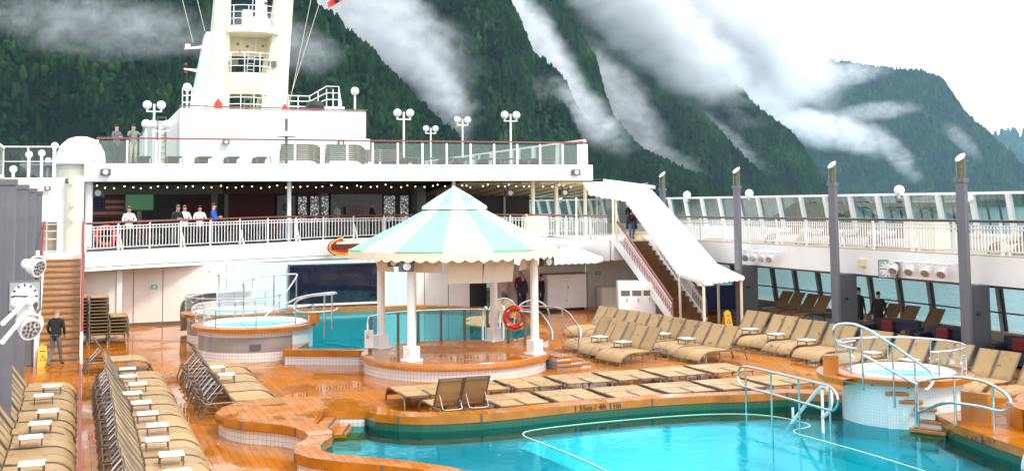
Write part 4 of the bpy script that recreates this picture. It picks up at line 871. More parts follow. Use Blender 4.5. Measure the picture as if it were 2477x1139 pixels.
# white shelter frame by the hot tubs
t = thing('shelter_frame', 'white slanted frame shelter standing behind the left hot tubs', 'shelter', (5.4,44.6,0))
mb = MB(); mb.add([(-.75,-.5,2.30),(1.1,-.5,2.02),(1.1,.6,2.02),(-.75,.6,2.30),(-.75,-.5,2.36),(1.1,-.5,2.08),(1.1,.6,2.08),(-.75,.6,2.36)],[(3,2,1,0),(4,5,6,7),(0,1,5,4),(1,2,6,5),(2,3,7,6),(3,0,4,7)]); obj('roof', mb, white, t)
for x,y,z in ((-.5,-.4,2.3),(-.35,.5,2.25),(.85,-.4,2.06),(.95,.5,2.04)): mb = MB(); mb.bar((x,y,0),(x,y,z),.06); obj('post', mb, white, t)
mb = MB(); mb.box(-.35,.85,.3,.5,0,1.55); obj('white_panel', mb, plast, t)
t = thing('plastic_chair_stack', 'stack of dark framed loungers leaning behind the left hot tubs', 'lounger stack', (4.0,45.2,0))
mb = MB()
for i in range(5): mb.tube(smooth_pts([(-.3+.08*i,.1*i,.1),(-.35+.08*i,.1*i,1.05-.05*i),(-.15+.08*i,.1*i,1.3-.05*i),(.4+.05*i,.1*i,1.42-.06*i),(1.3,.1*i,1.5-.07*i)],2),.045,6)
obj('frame', mb, frame_m, t)

# ================================================================ LEFT: stairs, columns, lights, clock
def stair(label, x0, x1, y0, y1, z1, n, tread, back, side=None, z0=0):
    t = thing('stairs', label, 'stairs', group='deck stairs')
    dy, dz = (y1-y0)/n, (z1-z0)/n
    mb = MB(); mr = MB()
    for i in range(n):
        z = z0+dz*(i+1); y = y0+dy*i; mb.box(x0,x1,y-.04,y+dy+.02,z-.05,z); mr.quad((x0,y+.01,z-dz),(x1,y+.01,z-dz),(x1,y+.01,z-.05),(x0,y+.01,z-.05))
    obj('tread', mb, tread, t); obj('riser', mr, back, t)
    mb = MB()
    for x in (x0-.04,x1+.04): mb.bar((x,y0,z0+.05),(x,y1+dy,z1+.08),.06,.32)
    obj('stringer', mb, white, t)
    return t
ls = stair('straight wooden stairs with red rails between the grey columns and the beige wall', -1.12, .06, 38.2, 43.6, 3.0, 17, coping_m, riser)
mb = MB(); mb.box(-1.2,.14,43.6,46,2.6,3.14); obj('landing', mb, white, ls)
for x in (-1.2,.12):
    mb = MB(); mb.tube(smooth_pts([(x,37.9,.75),(x,38.3,1.0),(x,43.6,4.0),(x,44.4,4.3),(x,45.3,4.3)],1),.045,8); mb.bar((x,38.3,.75),(x,43.6,3.72),.05,.10); obj('handrail', mb, redp, ls, smooth=False)
    mb = MB(); mb.bar((x,37.9,0),(x,37.9,.98),.08); mb.bar((x,40.5,1.2),(x,40.5,2.25),.05); mb.bar((x,43.6,3.0),(x,43.6,4.0),.05); obj('post', mb, white, ls)
    mb = MB(); mb.bar((x,38.0,.45),(x,43.6,3.42),.04,.04); obj('lower_rail', mb, white, ls)
def column(label, x, y, lamp, side):
    t = thing('light_column', label, 'column', (x,y,0), 0, 'grey columns along the deck edge')
    w_ = .07 if side > 0 else .17
    mb = MB(); mb.box(-w_,w_,-.18,.18,0,5.3); obj('shaft', mb, greyp, t, bevel=.02)
    mb = MB(); mb.box(-w_-.03,w_+.03,-.2,.2,5.3,5.42); mb.box(.02*side-.012,.02*side+.012,-.186,-.18,0,5.3); obj('collar', mb, greyp, t)
    if side > 0: mb = MB(); mb.box(.07,.8,-.1,.32,0,2.29); obj('pier', mb, greyd, t); mb = MB(); mb.box(.3,.42,-.13,-.1,1.42,1.5); obj('socket_box', mb, black, t)
    else: mb = MB(); mb.box(-1.6,-.17,-.12,.25,0,5.3); obj('pier', mb, greyp, t); mb = MB(); mb.box(-.6,-.55,-.13,-.12,0,5.3); obj('groove', mb, greyd, t)
    if lamp:
        n = 16; mb = MB(); lo = [(.125*math.cos(2*PI*i/n),.15*math.sin(2*PI*i/n)) for i in range(n)]
        mb.add([(a,b,5.42) for a,b in lo]+[(a,b,6.02+.9*a) for a,b in lo],[(i,(i+1)%n,n+(i+1)%n,n+i) for i in range(n)]); obj('lamp_glass', mb, g_lamp, t, smooth=True)
        mb = MB(); mb.add([(a*1.04,b*1.04,6.02+.9*a) for a,b in lo]+[(a*1.04,b*1.04,6.05+.9*a) for a,b in lo],[tuple(range(n,2*n)),tuple(range(n))[::-1]]+[(i,(i+1)%n,n+(i+1)%n,n+i) for i in range(n)]); obj('slanted_cap', mb, plast, t)
        mb = MB(); mb.ball((0,0,5.72),.05,10); mb.tube([(0,0,5.42),(0,0,5.7)],.02,6); mb.box(.07,.09,-.08,.08,5.42,6.05); obj('lamp_core', mb, gold, t)
    return t
for k,y in enumerate((44.7,38.6,32.5,26.4,20.3)): column('grey column with slanted glass lamp top, %s' % ('farthest, beside the stair canopy','just right of the stair canopy','between the window row and the clock','nearest, right of the clock','beyond the right edge')[k], 24.2, y, True, 1)
for k,y in enumerate((44.3,38.2,32.25,26.3,20.3)): column('plain broad grey column at the left edge, %s' % ('farthest and mostly hidden','beside the walking man','behind the clock','nearest, behind the spotlights','outside the left edge')[k], -1.45, y, False, -1)
def clock(label, loc, rz):
    t = thing('clock', label, 'clock', loc, rz, 'square wall clocks')
    mb = MB(); mb.box(-.3,.3,-.08,.08,-.3,.3); obj('case', mb, greyd, t, bevel=.02)
    mb = MB(); mb.box(-.27,.27,-.085,-.08,-.27,.27); obj('surround', mb, mat('clock_grey_green',(.34,.40,.35),.4) if 'clock_grey_green' not in MATS else MATS['clock_grey_green'], t)
    mb = MB(); mb.lathe([(.25,0),(.001,0)],(0,-.088,0),32,M=Matrix.Rotation(R(90),3,'X')); obj('dial', mb, mat('clock_dial',(.68,.74,.68),.4) if 'clock_dial' not in MATS else MATS['clock_dial'], t)
    mb = MB()
    for i in range(12):
        a = 2*PI*i/12; mb.bar((.19*math.sin(a),-.092,.19*math.cos(a)),(.24*math.sin(a),-.092,.24*math.cos(a)),.03,.004,up=(0,1,0))
    obj('hour_mark', mb, black, t)
    mb = MB(); mb.bar((.03,-.096,0),(-.2,-.096,.015),.02,.004,up=(0,1,0)); mb.bar((-.03,-.1,.002),(.19,-.1,-.008),.024,.004,up=(0,1,0)); obj('hand', mb, black, t)
    return t
clock('square clock with round pale dial at a quarter to three beside the left spotlights',(-.98,24.2,3.1),R(2))
clock('square grey clock mounted among the spotlights on the right white fascia',(24.75,30.45,2.55),R(-52))
def spot(label, loc, rz, tilt=20, s=1.):
    t = thing('spotlight', label, 'spotlight', loc, rz, 'round stage spotlights')
    M_ = Matrix.Rotation(R(90+tilt),3,'X')
    mb = MB(); mb.lathe([(.02*s,-.34*s),(.09*s,-.33*s),(.12*s,-.2*s),(.16*s,-.1*s),(.18*s,0),(.18*s,.05*s),(.15*s,.05*s)],(0,0,0),20,M=M_); b_ = obj('lamp_body', mb, plast, t, smooth=True)
    mb = MB(); mb.lathe([(.15*s,.03*s),(.001,.035*s)],(0,0,0),20,M=M_); obj('lens', mb, lens_m, b_)
    mb = MB()
    for ring,cnt in ((.11,9),(.05,5)):
        for i in range(cnt):
            a = 2*PI*i/cnt; v = M_ @ Vector((ring*s*math.cos(a),ring*s*math.sin(a),.04*s)); mb.ball(tuple(v),.024*s,6)
    obj('led', mb, greyd, b_)
    mb = MB(); mb.tube(smooth_pts([(-.2*s,0,0),(-.2*s,0,.18*s),(0,0,.24*s),(.2*s,0,.18*s),(.2*s,0,0)],2),.02*s,6); mb.bar((0,0,.22*s),(0,0,.34*s),.05*s); obj('yoke', mb, plast, t)
    return t
for k,y in enumerate((38.75,38.2,37.65,37.1)): spot('white round spotlight on the bar near the stair canopy, %s' % ('first from the column','second from the column','third from the column','fourth from the column')[k],(24.62,y,2.58),R(-60),20,.85)
for k,y in enumerate((30.05,29.3,28.55,27.85)): spot('white round spotlight on the bar beside the right clock, %s' % ('next to the dial','second from the dial','third from the dial','farthest from the dial')[k],(24.62,y,2.53),R(-62),35,.85)
def light_bar(label, a, b):
    t = thing('light_bar', label, 'bar', group='spotlight bars'); mb = MB(); mb.tube([a,b],.03,8); obj('pipe', mb, plast, t)
    mb = MB()
    for q in np.linspace(.05,.95,5): p = Vector(a).lerp(Vector(b),q); mb.bar(p,(p.x+.4,p.y,p.z),.04); mb.box(p.x-.05,p.x+.05,p.y-.05,p.y+.05,p.z-.08,p.z+.04)
    obj('clamp', mb, plast, t)
light_bar('white spotlight bar on the right fascia near the stair canopy',(24.62,39.0,2.87),(24.62,36.5,2.87)); light_bar('white spotlight bar on the right fascia beside the clock',(24.62,30.2,2.84),(24.62,27.4,2.84))
spot('large white spotlight at the left edge aimed at the pool, nearest',(-.78,21.6,2.72),R(28),22,1.1); spot('white spotlight above the left clock, turned away',(-.95,30.2,3.35),R(50),15,1.25); spot('white spotlight behind the nearest one at the left edge',(-.82,22.9,2.95),R(70),20,1.05)
mb = MB(); t = thing('light_bar', 'white double pipe carrying the spotlights at the left edge', 'bar', group='spotlight bars'); mb.tube([(-.95,17,3.25),(-.85,22.6,3.16)],.035,8); mb.tube([(-.95,17,3.0),(-.85,22.2,2.95)],.035,8); obj('pipe', mb, plast, t)
mb = MB(); mb.box(-1.0,-.8,21.7,22.0,2.85,3.2); mb.tube([(-.83,21.6,3.2),(-.75,22.1,2.9)],.06,8); obj('clamp', mb, plast, t)

# ================================================================ RIGHT: promenade, windscreens, windows
pr = thing('promenade_deck', 'white raised promenade along the right side with a deep fascia', 'deck')
mb = MB(); mb.box(25.0,28.6,12,45,2.28,3.12); obj('fascia', mb, white, pr); mb = MB(); mb.box(25.02,28.6,12,44.9,3.121,3.15); obj('floor', mb, riser, pr); mb = MB(); mb.box(25.1,28.5,12,48,2.2,2.275); obj('soffit', mb, greyd, pr)
balustrade('long white balustrade with thin dark handrail along the right promenade', [(25.06,12.5),(25.06,44.8)], 3.15, 4.15, .13, 1.9, white, mat('dark_handrail',(.06,.03,.02),.3), brace=True)
side_screen('tall glass windscreen with white slanted posts along the right side', 28.2, 14, 70, 3.6, 5.0, 36, -.35, gm=g_teal, w=.19, mull=2)
mb = MB(); mb.box(28.2,28.35,12,70,3.1,3.62); tag(obj('bulwark', mb, white), 'low white bulwark below the right windscreen', 'wall')
for k,(y,x) in enumerate(((48.95,27.85),(43.4,27.85),(33.5,27.85),(58.75,27.85),(64.8,27.85))):
    t = thing('globe_lamp', 'white globe lamp on top of the right windscreen, %s' % ('just right of the stair canopy','left of the second column','left of the nearest column','left of the stair canopy','under the cream awning')[k], 'lamp', (x,y,4.95), 0, 'globe lamps on the right windscreen')
    mb = MB(); mb.ball((0,0,.2),.19,16); obj('globe', mb, globe_m, t, smooth=True); mb = MB(); mb.bar((0,0,-.1),(0,0,.03),.08); mb.bar((0,0,-.08),(.12,0,-.08),.06); obj('bracket', mb, white, t)
t = thing('security_camera', 'small white dome camera on the right windscreen near the column', 'camera', (27.8,29.9,4.8)); mb = MB(); mb.ball((0,0,0),.13,12); obj('dome', mb, plast, t, smooth=True); mb = MB(); mb.bar((0,0,.05),(.2,0,.15),.05); obj('arm', mb, plast, t)
# lower window wall, leaning outwards
ww = thing('window_wall', 'row of tall leaning windows under the right promenade', 'windows')
mb = MB(); mb.quad((28.35,12,.5),(28.35,47.5,.5),(28.0,47.5,2.25),(28.0,12,2.25)); obj('glass_pane', mb, g_win, ww)
mb = MB(); mb.box(28.1,28.5,12,48,0,.5); obj('sill_wall', mb, riser, ww); mb = MB(); mb.bar((28.05,12,1.12),(28.05,47.5,1.12),.05,.05); obj('grab_bar', mb, greyd, ww)
for y in np.arange(13,48,1.62):
    mb = MB(); mb.bar((28.27,y,.5),(27.92,y-.15,2.25),.16,.1,up=(1,0,0)); obj('post', mb, frame_l, ww); mb = MB(); mb.bar((28.27,y-.14,.5),(27.92,y-.29,2.25),.06,.1,up=(1,0,0)); obj('mullion', mb, black, ww)
mb = MB(); mb.box(25.4,28.1,12,47,0,.18); tag(obj('window_platform', mb, greyd), 'dark raised floor strip in front of the right windows', 'platform')
for k,y in enumerate((39.5,36.6,33.6,30.2)):
    t = thing('ceiling_lamp', 'small round ceiling lamp under the right promenade, %s' % ('farthest of four','second farthest of four','third farthest of four','nearest of four, below the clock')[k], 'lamp', (26.6,y,2.2), 0, 'promenade ceiling lamps'); mb = MB(); mb.lathe([(.001,-.14),(.1,-.12),(.17,-.03),(.17,0)],n=16); obj('shade', mb, frame_m, t, smooth=True)
mb = MB(); mb.box(-.1,.1,-.15,.15,-.13,.13); tag(obj('junction_box', mb, awnin, loc=(24.95,32.0,2.68), bevel=.02), 'small yellowish junction box on the right white fascia', 'box')
t = thing('deck_locker', 'cream locker standing on the right promenade', 'locker', (26.4,30.5,3.15)); mb = MB(); mb.box(-.3,.3,-.75,.75,0,.95); obj('body', mb, cream, t, bevel=.02); mb = MB(); mb.box(-.33,.33,-.78,.78,.95,1.0); obj('lid', mb, cream, t)
def sofa(label, x, y, rz):
    t = thing('sofa', label, 'sofa', (x,y,.0), rz, 'dark sofas by the right windows')
    mb = MB(); mb.box(-.85,.85,-.4,.4,.08,.42); obj('seat', mb, navy, t, bevel=.05); mb = MB(); mb.box(-.85,.85,.25,.42,.42,.85); obj('backrest', mb, navy, t, bevel=.05)
    for s in (-1,1): mb = MB(); mb.box(s*.85-.1,s*.85+.1,-.4,.42,.08,.65); obj('arm', mb, navy, t, bevel=.05)
    mb = MB(); mb.box(-.5,-.05,.05,.25,.42,.82); obj('cushion', mb, darkred, t, bevel=.06)
sofa('dark sofa with deep red cushion right of the silhouetted people',25.2,30.9,R(-75)); sofa('dark sofa left of the nearest grey column',25.2,28.3,R(-75)); sofa('dark sofa right of the nearest grey column',25.2,25.2,R(-75)); sofa('dark sofa at the right edge under the window',25.2,23.2,R(-75))
mb = MB(); mb.box(-.35,.35,-.35,.35,.78,.82); t = thing('small_table', 'low white topped table among the dark sofas at the right edge', 'table', (24.9,24.0,0)); obj('tabletop', mb, plast, t); mb = MB(); mb.tube([(0,0,0),(0,0,.78)],.05,8); obj('pedestal', mb, greyd, t)

# right stairs with canopy
rs = stair('wooden stairs with white balustrade under the white canopy on the right', 21.95, 23.3, 39.7, 44.7, 3.12, 16, wood_dk, wood_dk)
for x in (21.88,23.38):
    t0, t1 = (x,39.75,.95),(x,44.75,4.1)
    mb = MB(); mb.tube([(x,39.7,.15),t0,t1,(x,45.1,4.22)],.045,8); obj('handrail', mb, rail_red, rs)
    mb = MB()
    for f in np.linspace(0,1,34): y = 39.8+4.9*f; z = .05+3.12*f; mb.bar((x,y,z+.1),(x,y,z+.78),.028)
    mb.bar((x,39.8,.80),(x,44.7,3.92),.035); mb.bar((x,39.8,.16),(x,44.7,3.28),.035); mb.bar((x,39.8,.68),(x,44.7,3.80),.03); obj('baluster_panel', mb, white, rs)
mb = MB(); mb.bar((21.88,39.85,.66),(21.88,43.9,3.25),.02,.26); obj('red_net', mb, mat('red_netting',(.45,.10,.06),.7,var=.5,vs=30), rs)
cn = thing('stair_canopy', 'white fabric canopy sloping over the right stairs with scalloped edges', 'canopy')
mb = MB()
A_ = [(22.4,40.2,1.98),(22.2,44.4,4.98),(23.5,44.4,5.36),(24.2,40.2,2.30)]   # sloping part
mb.add(A_,[(0,1,2,3)]); mb.add([(22.2,44.4,4.98),(20.4,44.3,5.28),(21.0,46.2,5.7),(22.4,46.4,5.78),(23.5,44.4,5.36),(22.3,45.1,5.74),(21.5,45.0,5.70)],[(0,6,1),(1,6,2),(2,6,5),(2,5,3),(3,5,4),(0,4,5),(0,5,6)])
mb.add([(22.4,40.2,1.98),(21.6,36.9,1.88),(23.7,37.4,1.95),(24.3,39.8,2.18),(24.2,40.2,2.30),(23.1,38.9,2.34)],[(0,1,5),(1,2,5),(2,3,5),(3,4,5),(4,0,5)])
obj('fabric', mb, awn, cn)
mb = MB(); scallop((20.4,44.3,5.28),(22.2,44.4,4.98),0,7,.05,.1,mb); scallop((22.2,44.4,4.98),(22.4,40.2,1.98),0,16,.05,.10,mb); scallop((22.4,40.2,1.98),(21.6,36.9,1.88),0,9,.05,.1,mb); scallop((21.6,36.9,1.88),(23.7,37.4,1.95),0,8,.05,.1,mb); scallop((23.7,37.4,1.95),(24.3,39.8,2.18),0,8,.05,.1,mb); obj('scalloped_valance', mb, awn, cn)
for x,y,z in ((22.35,40.0,1.98),(21.7,37.05,1.86),(23.6,37.5,1.93),(24.1,40.0,2.2)): mb = MB(); mb.tube([(x,y,0),(x,y,z)],.055,8); obj('pole', mb, cream, cn, smooth=True)
for x,y in ((21.6,44.4),(21.85,44.6),(20.4,45.6),(23.7,44.6)): mb = MB(); mb.tube([(x,y,3.15),(x,y,5.05)],.05,8); obj('pole', mb, cream, cn, smooth=True)
t = thing('white_locker', 'white locker behind the terrace rail beside the canopy', 'locker', (20.3,50.2,3.2)); mb = MB(); mb.box(-.55,.55,-.3,.3,0,1.05); obj('body', mb, cream, t, bevel=.02); mb = MB(); mb.box(-.6,.6,-.33,.33,1.05,1.1); obj('lid', mb, white, t)
t = thing('white_box', 'small yellow box at the top of the right stairs', 'box', (23.2,45.4,3.15)); mb = MB(); mb.box(-.4,.4,-.2,.2,0,.3); obj('body', mb, awnin, t, bevel=.02); mb = MB(); mb.box(-.42,.42,-.22,.22,.3,.34); obj('lid', mb, cream, t)
def wet_sign(label, loc, rz):
    t = thing('wet_floor_sign', label, 'sign', loc, rz, 'yellow wet floor signs')
    for s in (-1,1):
        mb = MB(); mb.add([(-.16,s*.2-.01,0),(.16,s*.2-.01,0),(.12,s*.03-.01,.62),(-.12,s*.03-.01,.62),(-.16,s*.2+.01,0),(.16,s*.2+.01,0),(.12,s*.03+.01,.62),(-.12,s*.03+.01,.62)],[(0,1,2,3),(7,6,5,4),(0,4,5,1),(1,5,6,2),(2,6,7,3),(3,7,4,0)]); p = obj('board', mb, yellow, t)
        if s < 0: mb = MB(); mb.tube([(-.08,-.165,.2),(.08,-.165,.2),(0,-.12,.36)],.012,4,closed=True); mb.box(-.07,.07,-.085,-.08,.44,.48); obj('warning_mark', mb, black, p)
    mb = MB(); mb.box(-.06,.06,-.035,.035,.62,.67); obj('handle', mb, yellow, t)
wet_sign('yellow wet floor sign at the foot of the left stairs',(-1.0,37.75,0),R(8)); wet_sign('yellow wet floor sign on the dark deck behind the canopy poles',(23.2,37.9,0),R(-10))
# norwegian style flag corner flying at the top of the picture
fl = thing('ensign', 'red flag corner with blue and white cross flying beside the mast', 'flag', (12.55,61,15.6))
mb = MB(); n = 12
for k,(a,b) in enumerate(((0,.42),(.42,.5),(.5,.62),(.62,.7),(.7,1.2))):
    mb.k = (0,1,2,1,0)[k]
    for j in range(n):
        u0,u1 = 1.6*j/n,1.6*(j+1)/n; f = lambda u,v: (u*.75-v*.2,.12*math.sin(u*5+v*2),v*.8+u*.45)
        if .45 < u0 < .8: mb.k = (1 if k in (0,1,3,4) and not .52<u0<.72 else 2)
        else: mb.k = (0,1,2,1,0)[k]
        mb.add([f(u0,a),f(u1,a),f(u1,b),f(u0,b)],[(0,1,2,3)])
obj('flag_cloth', mb, [redring,plast,cl_navy], fl)
mb = MB(); mb.tube([(11.4,61.5,14.8),(13.2,61.5,18.5)],.01,4); obj('halyard', mb, awnval, fl)
# ================================================================ SUN LOUNGERS
def sheet(prof, w, th, mb=None):                      # a strip of width w (along y) following prof (x,z), thickness th
    mb = mb or MB(); n = len(prof); vs = []
    for x,z in prof: vs += [(x,-w/2,z),(x,w/2,z)]
    for x,z in prof: vs += [(x,-w/2,z-th),(x,w/2,z-th)]
    o = 2*n; fs = []
    for i in range(n-1):
        a = 2*i; fs += [(a,a+2,a+3,a+1),(o+a+1,o+a+3,o+a+2,o+a),(a,o+a,o+a+2,a+2),(a+1,a+3,o+a+3,o+a+1)]
    fs += [(0,1,o+1,o),(2*n-1,2*n-2,o+2*n-2,o+2*n-1)]
    return mb.add(vs,fs)
FOOT = [(1.30,.36),(1.5,.345),(1.64,.30),(1.75,.22),(1.82,.12),(1.86,.0)]
def make_lounger(label, ang, slm, group):
    t = thing('sun_lounger', label, 'sun lounger', (0,0,0), 0, group)
    mb = MB()
    for y in (-.278,.278): mb.tube([(0,y,.338),(.66,y,.338)]+[(x-.012,y,z-.018) for x,z in FOOT[:-1]]+[(1.85,y,0)],.022,6)
    for x,z in ((.02,.35),(.70,.345),(1.75,.2)): mb.tube([(x,-.30,z),(x,.30,z)],.017,5)
    obj('frame', mb, frame_m, t, smooth=True)
    top = [(.70,.378),(1.0,.372),(1.30,.381),(1.5,.366),(1.645,.321),(1.76,.24),(1.835,.13)]
    s_ = obj('seat', sheet(top,.606,.014), slm, t, smooth=True)
    a = R(ang); c,s = math.cos(a),math.sin(a); L = .78 if ang else .68
    f = lambda d,h: (.66-d*c+h*s, .372+d*s+h*c)
    b_ = obj('backrest', sheet([f(d,.004-.02*math.sin(PI*d/L)*(1 if ang else .3)) for d in np.linspace(0,L,6)],.585,.014), slm, t, smooth=True)
    mb = MB()
    for y in (-.28,.28): mb.tube([(f(0,-.012)[0],y,f(0,-.012)[1]),(f(L,-.012)[0],y,f(L,-.012)[1])],.022,6)
    for d in (.12,L-.1,L): p = f(d,-.02); mb.tube([(p[0],-.29,p[1]),(p[0],.29,p[1])],.014,5)
    obj('back_frame', mb, frame_m, b_, smooth=True)
    if ang:
        p = f(.38,-.02); mb = MB(); mb.tube([(p[0],-.22,p[1]),(p[0]-.28,-.22,.36),(p[0]-.30,-.12,.345),(p[0]-.30,.12,.345),(p[0]-.28,.22,.36),(p[0],.22,p[1])],.012,5); obj('stay', mb, chrome, b_)
    for y in (-.30,.30): mb = MB(); mb.tube([(.08,y,.345),(.02,y*1.03,.2),(-.05,y*1.06,.0)],.018,6); obj('leg', mb, frame_m, t)
    return t
def make_table(label, group):
    t = thing('side_table', label, 'table', (0,0,0), 0, group)
    mb = MB(); mb.box(-.21,.21,-.20,.20,.545,.572); obj('tabletop', mb, plast, t, bevel=.01)
    for x in (-.19,.19):
        mb = MB(); mb.tube([(x,-.17,0),(x,-.17,.545)],.014,6); mb.tube([(x,.17,0),(x,.17,.545)],.014,6); mb.tube([(x,-.17,.53),(x,.17,.53)],.014,5); obj('leg_frame', mb, frame_m, t)
    return t
G_UP, G_FLAT = 'sun loungers with raised backs', 'sun loungers laid flat'
LU = make_lounger('tan sun lounger', 56, sling, G_UP); LF = make_lounger('tan sun lounger', 0, sling, G_FLAT)
TB = make_table('small white side table', 'white side tables')
LD = make_lounger('dark lounger', 52, sling_shaded, 'loungers by the right windows'); TD = tree_of(LD)
TU, TF, TT = tree_of(LU), tree_of(LF), tree_of(TB); used = set()
ORD = ['first','second','third','fourth','fifth','sixth','seventh','eighth','ninth','tenth','eleventh','twelfth','thirteenth','fourteenth']
def put(tr, loc, rz, label, group=None, key=None):
    root = tr[0]
    if id(root) not in used:
        used.add(id(root)); root.location = loc; root.rotation_euler = (0,0,rz); root['label'] = label
        if group: root['group'] = group
        return root
    return dup(tr, loc, rz, label, group)
def jit(s=.02): return random.uniform(-s,s)
def row(tr, n, start, step, rz, lab, pair=(0,.612), jx=.03, skip=(), ja=.012):
    """n pairs; start = head position of the first lounger of the first pair; step = vector between pairs; each pair's second lounger is offset sideways"""
    c, s = math.cos(rz), math.sin(rz)
    for k in range(n):
        for q,w in ((0,'nearer'),(1,'farther')):
            if (k,q) in skip: continue
            off = q*pair[1]; x = start[0]+step[0]*k-s*off+jit(jx)*c; y = start[1]+step[1]*k+c*off+jit(jx)*s
            put(tr,(x,y,start[2] if len(start)>2 else 0),rz+jit(ja),lab % (w,ORD[k]))
# left row behind the columns: feet at X=0, pairs from near to far
row(TU, 10, (-1.86,17.9), (0,1.42), 0, 'lounger, %s one of the %s pair from the front, row at the left columns')
# middle-left row
row(TU, 11, (.44,17.6), (0,1.41), 0, 'lounger, %s one of the %s pair from the front, row right of the gangway')
row(TU, 1, (.25,35.4), (0,1.45), R(3), 'lounger, %s one of the %s pair set apart below the lounger stacks')
# third group
row(TU, 5, (2.68,27.1), (.02,1.44), R(2), 'lounger, %s one of the %s pair in the row before the left hot tub')
# flat rows beside the pool, heads towards the camera
row(TF, 6, (9.62,23.75), (1.4,-.02), R(90), 'flat lounger, %s one of the %s pair from the gazebo, row along the pool', pair=(0,.612))
row(TF, 7, (8.05,25.85), (1.39,.03), R(90), 'flat lounger, %s one of the %s pair from the left, second row from the pool', pair=(0,.612))
row(TU, 1, (8.28,23.75), (1.4,0), R(90), 'lounger seen from behind with raised brown back, %s one of the %s pair', pair=(0,.612))
# right-hand groups (feet towards the gazebo)
row(TU, 3, (16.62,31.0), (.1,1.45), R(192), 'lounger, %s one of the %s pair from the front, group by the gazebo steps', pair=(0,-.612))
row(TU, 6, (18.95,30.3), (-.12,1.42), R(190), 'lounger, %s one of the %s pair from the front, row behind the gazebo group', pair=(0,-.612))
row(TU, 9, (21.85,20.6), (.05,1.62), R(188), 'lounger, %s one of the %s pair from the right, row along the right columns', pair=(0,-.612))
# dark row by the windows
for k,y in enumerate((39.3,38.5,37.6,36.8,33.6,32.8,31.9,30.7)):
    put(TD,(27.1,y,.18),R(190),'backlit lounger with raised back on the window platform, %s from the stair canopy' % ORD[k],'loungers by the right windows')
row(TU, 2, (15.6,40.9), (.55,1.5), R(200), 'lounger, %s one of the %s pair behind the rear pool near the dark doorway', pair=(0,-.612))
# stacks by the left stairs: each lounger of a stack stands alone
def stack(x, y, z, rz, n, lab, dz=.115, names=None, tr=TF):
    for k in range(n):
        w = ('bottom' if k == 0 else 'top' if k == n-1 else ORD[k]+' from the bottom')
        put(tr,(x+jit(.015),y+jit(.02),z+dz*k),rz+jit(.01),lab % w,'stacked loungers')
stack(.02,43.3,0,R(90),12,'stacked tan lounger, %s, in the stack partly behind the left stairs')
stack(.70,43.05,0,R(90),12,'stacked tan lounger, %s, in the tall stack right of the stair foot')
stack(1.38,42.95,0,R(90),6,'stacked tan lounger, %s, in the short stack beside the beige corner pier')
stack(9.0,54.6,6.68,0,8,'stacked dark lounger, %s, in the left stack on the upper deck',.1)
stack(11.2,54.6,6.68,0,8,'stacked dark lounger, %s, in the middle stack on the upper deck',.1)
stack(13.3,55.4,6.68,0,6,'stacked dark lounger, %s, in the right stack on the upper deck',.1)
for k,x in enumerate((2.6,3.9,5.2,6.5,7.8,14.8,15.6,16.9,17.7,19.0,19.8,21.1,21.9)):
    put(TF,(x,52.2,6.68),R(90),'flat lounger behind the upper deck glass, %s from the left' % ORD[k],'flat loungers on the upper deck')
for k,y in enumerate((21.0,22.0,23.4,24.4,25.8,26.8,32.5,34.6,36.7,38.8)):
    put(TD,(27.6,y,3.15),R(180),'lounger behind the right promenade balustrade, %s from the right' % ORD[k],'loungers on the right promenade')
# side tables
for k,(x,y) in enumerate(((-.72,19.5),(-.68,20.9),(-.78,23.3),(-.66,24.7),(-.55,26.1),(-.7,28.3),(-.55,29.7))):
    put(TT,(x,y,0),jit(.05),'small white table between loungers against the left columns, %s from the front' % ORD[k])
for k,(x,y) in enumerate(((1.55,19.3),(1.55,20.72),(1.4,22.1),(1.5,23.55),(1.38,24.95),(1.33,26.4),(1.2,27.8),(1.38,29.2),(1.22,30.6),(1.25,32.0))):
    put(TT,(x,y,0),jit(.05),'small white table between loungers right of the gangway, %s from the front' % ORD[k])
for k,(x,y) in enumerate(((3.45,31.3),(3.55,29.85))): put(TT,(x,y,0),jit(.05),'small white table in the slanting row before the hot tub, %s one' % ('farther','nearer')[k])
for k,(x,y) in enumerate(((15.55,33.1),(15.62,31.6))): put(TT,(x,y,0),R(12),'small white table in the group right of the gazebo steps, %s one' % ('farther','nearer')[k])
for k,(x,y) in enumerate(((17.75,33.0),(17.8,31.5))): put(TT,(x,y,0),R(10),'small white table in the long row behind the gazebo group, %s one' % ('farther','nearer')[k])
for k,(x,y) in enumerate(((21.0,32.9),(20.95,31.3),(20.9,29.6),(20.8,26.4),(20.75,24.8))): put(TT,(x,y,0),R(10),'small white table in the row along the right columns, %s from the stair canopy' % ORD[k])
mb = MB(); mb.lathe([(.09,0),(.1,.1),(.1,.22),(.05,.32),(.03,.36),(.001,.37)],n=14); t = thing('floor_jug','small pale jug standing on the deck behind the rear lounger row','jug',(18.2,33.6,0)); obj('body', mb, plast, t, smooth=True); mb = MB(); mb.tube(smooth_pts([(.09,0,.1),(.18,0,.15),(.18,0,.28),(.06,0,.32)],2),.014,5); obj('handle', mb, plast, t)

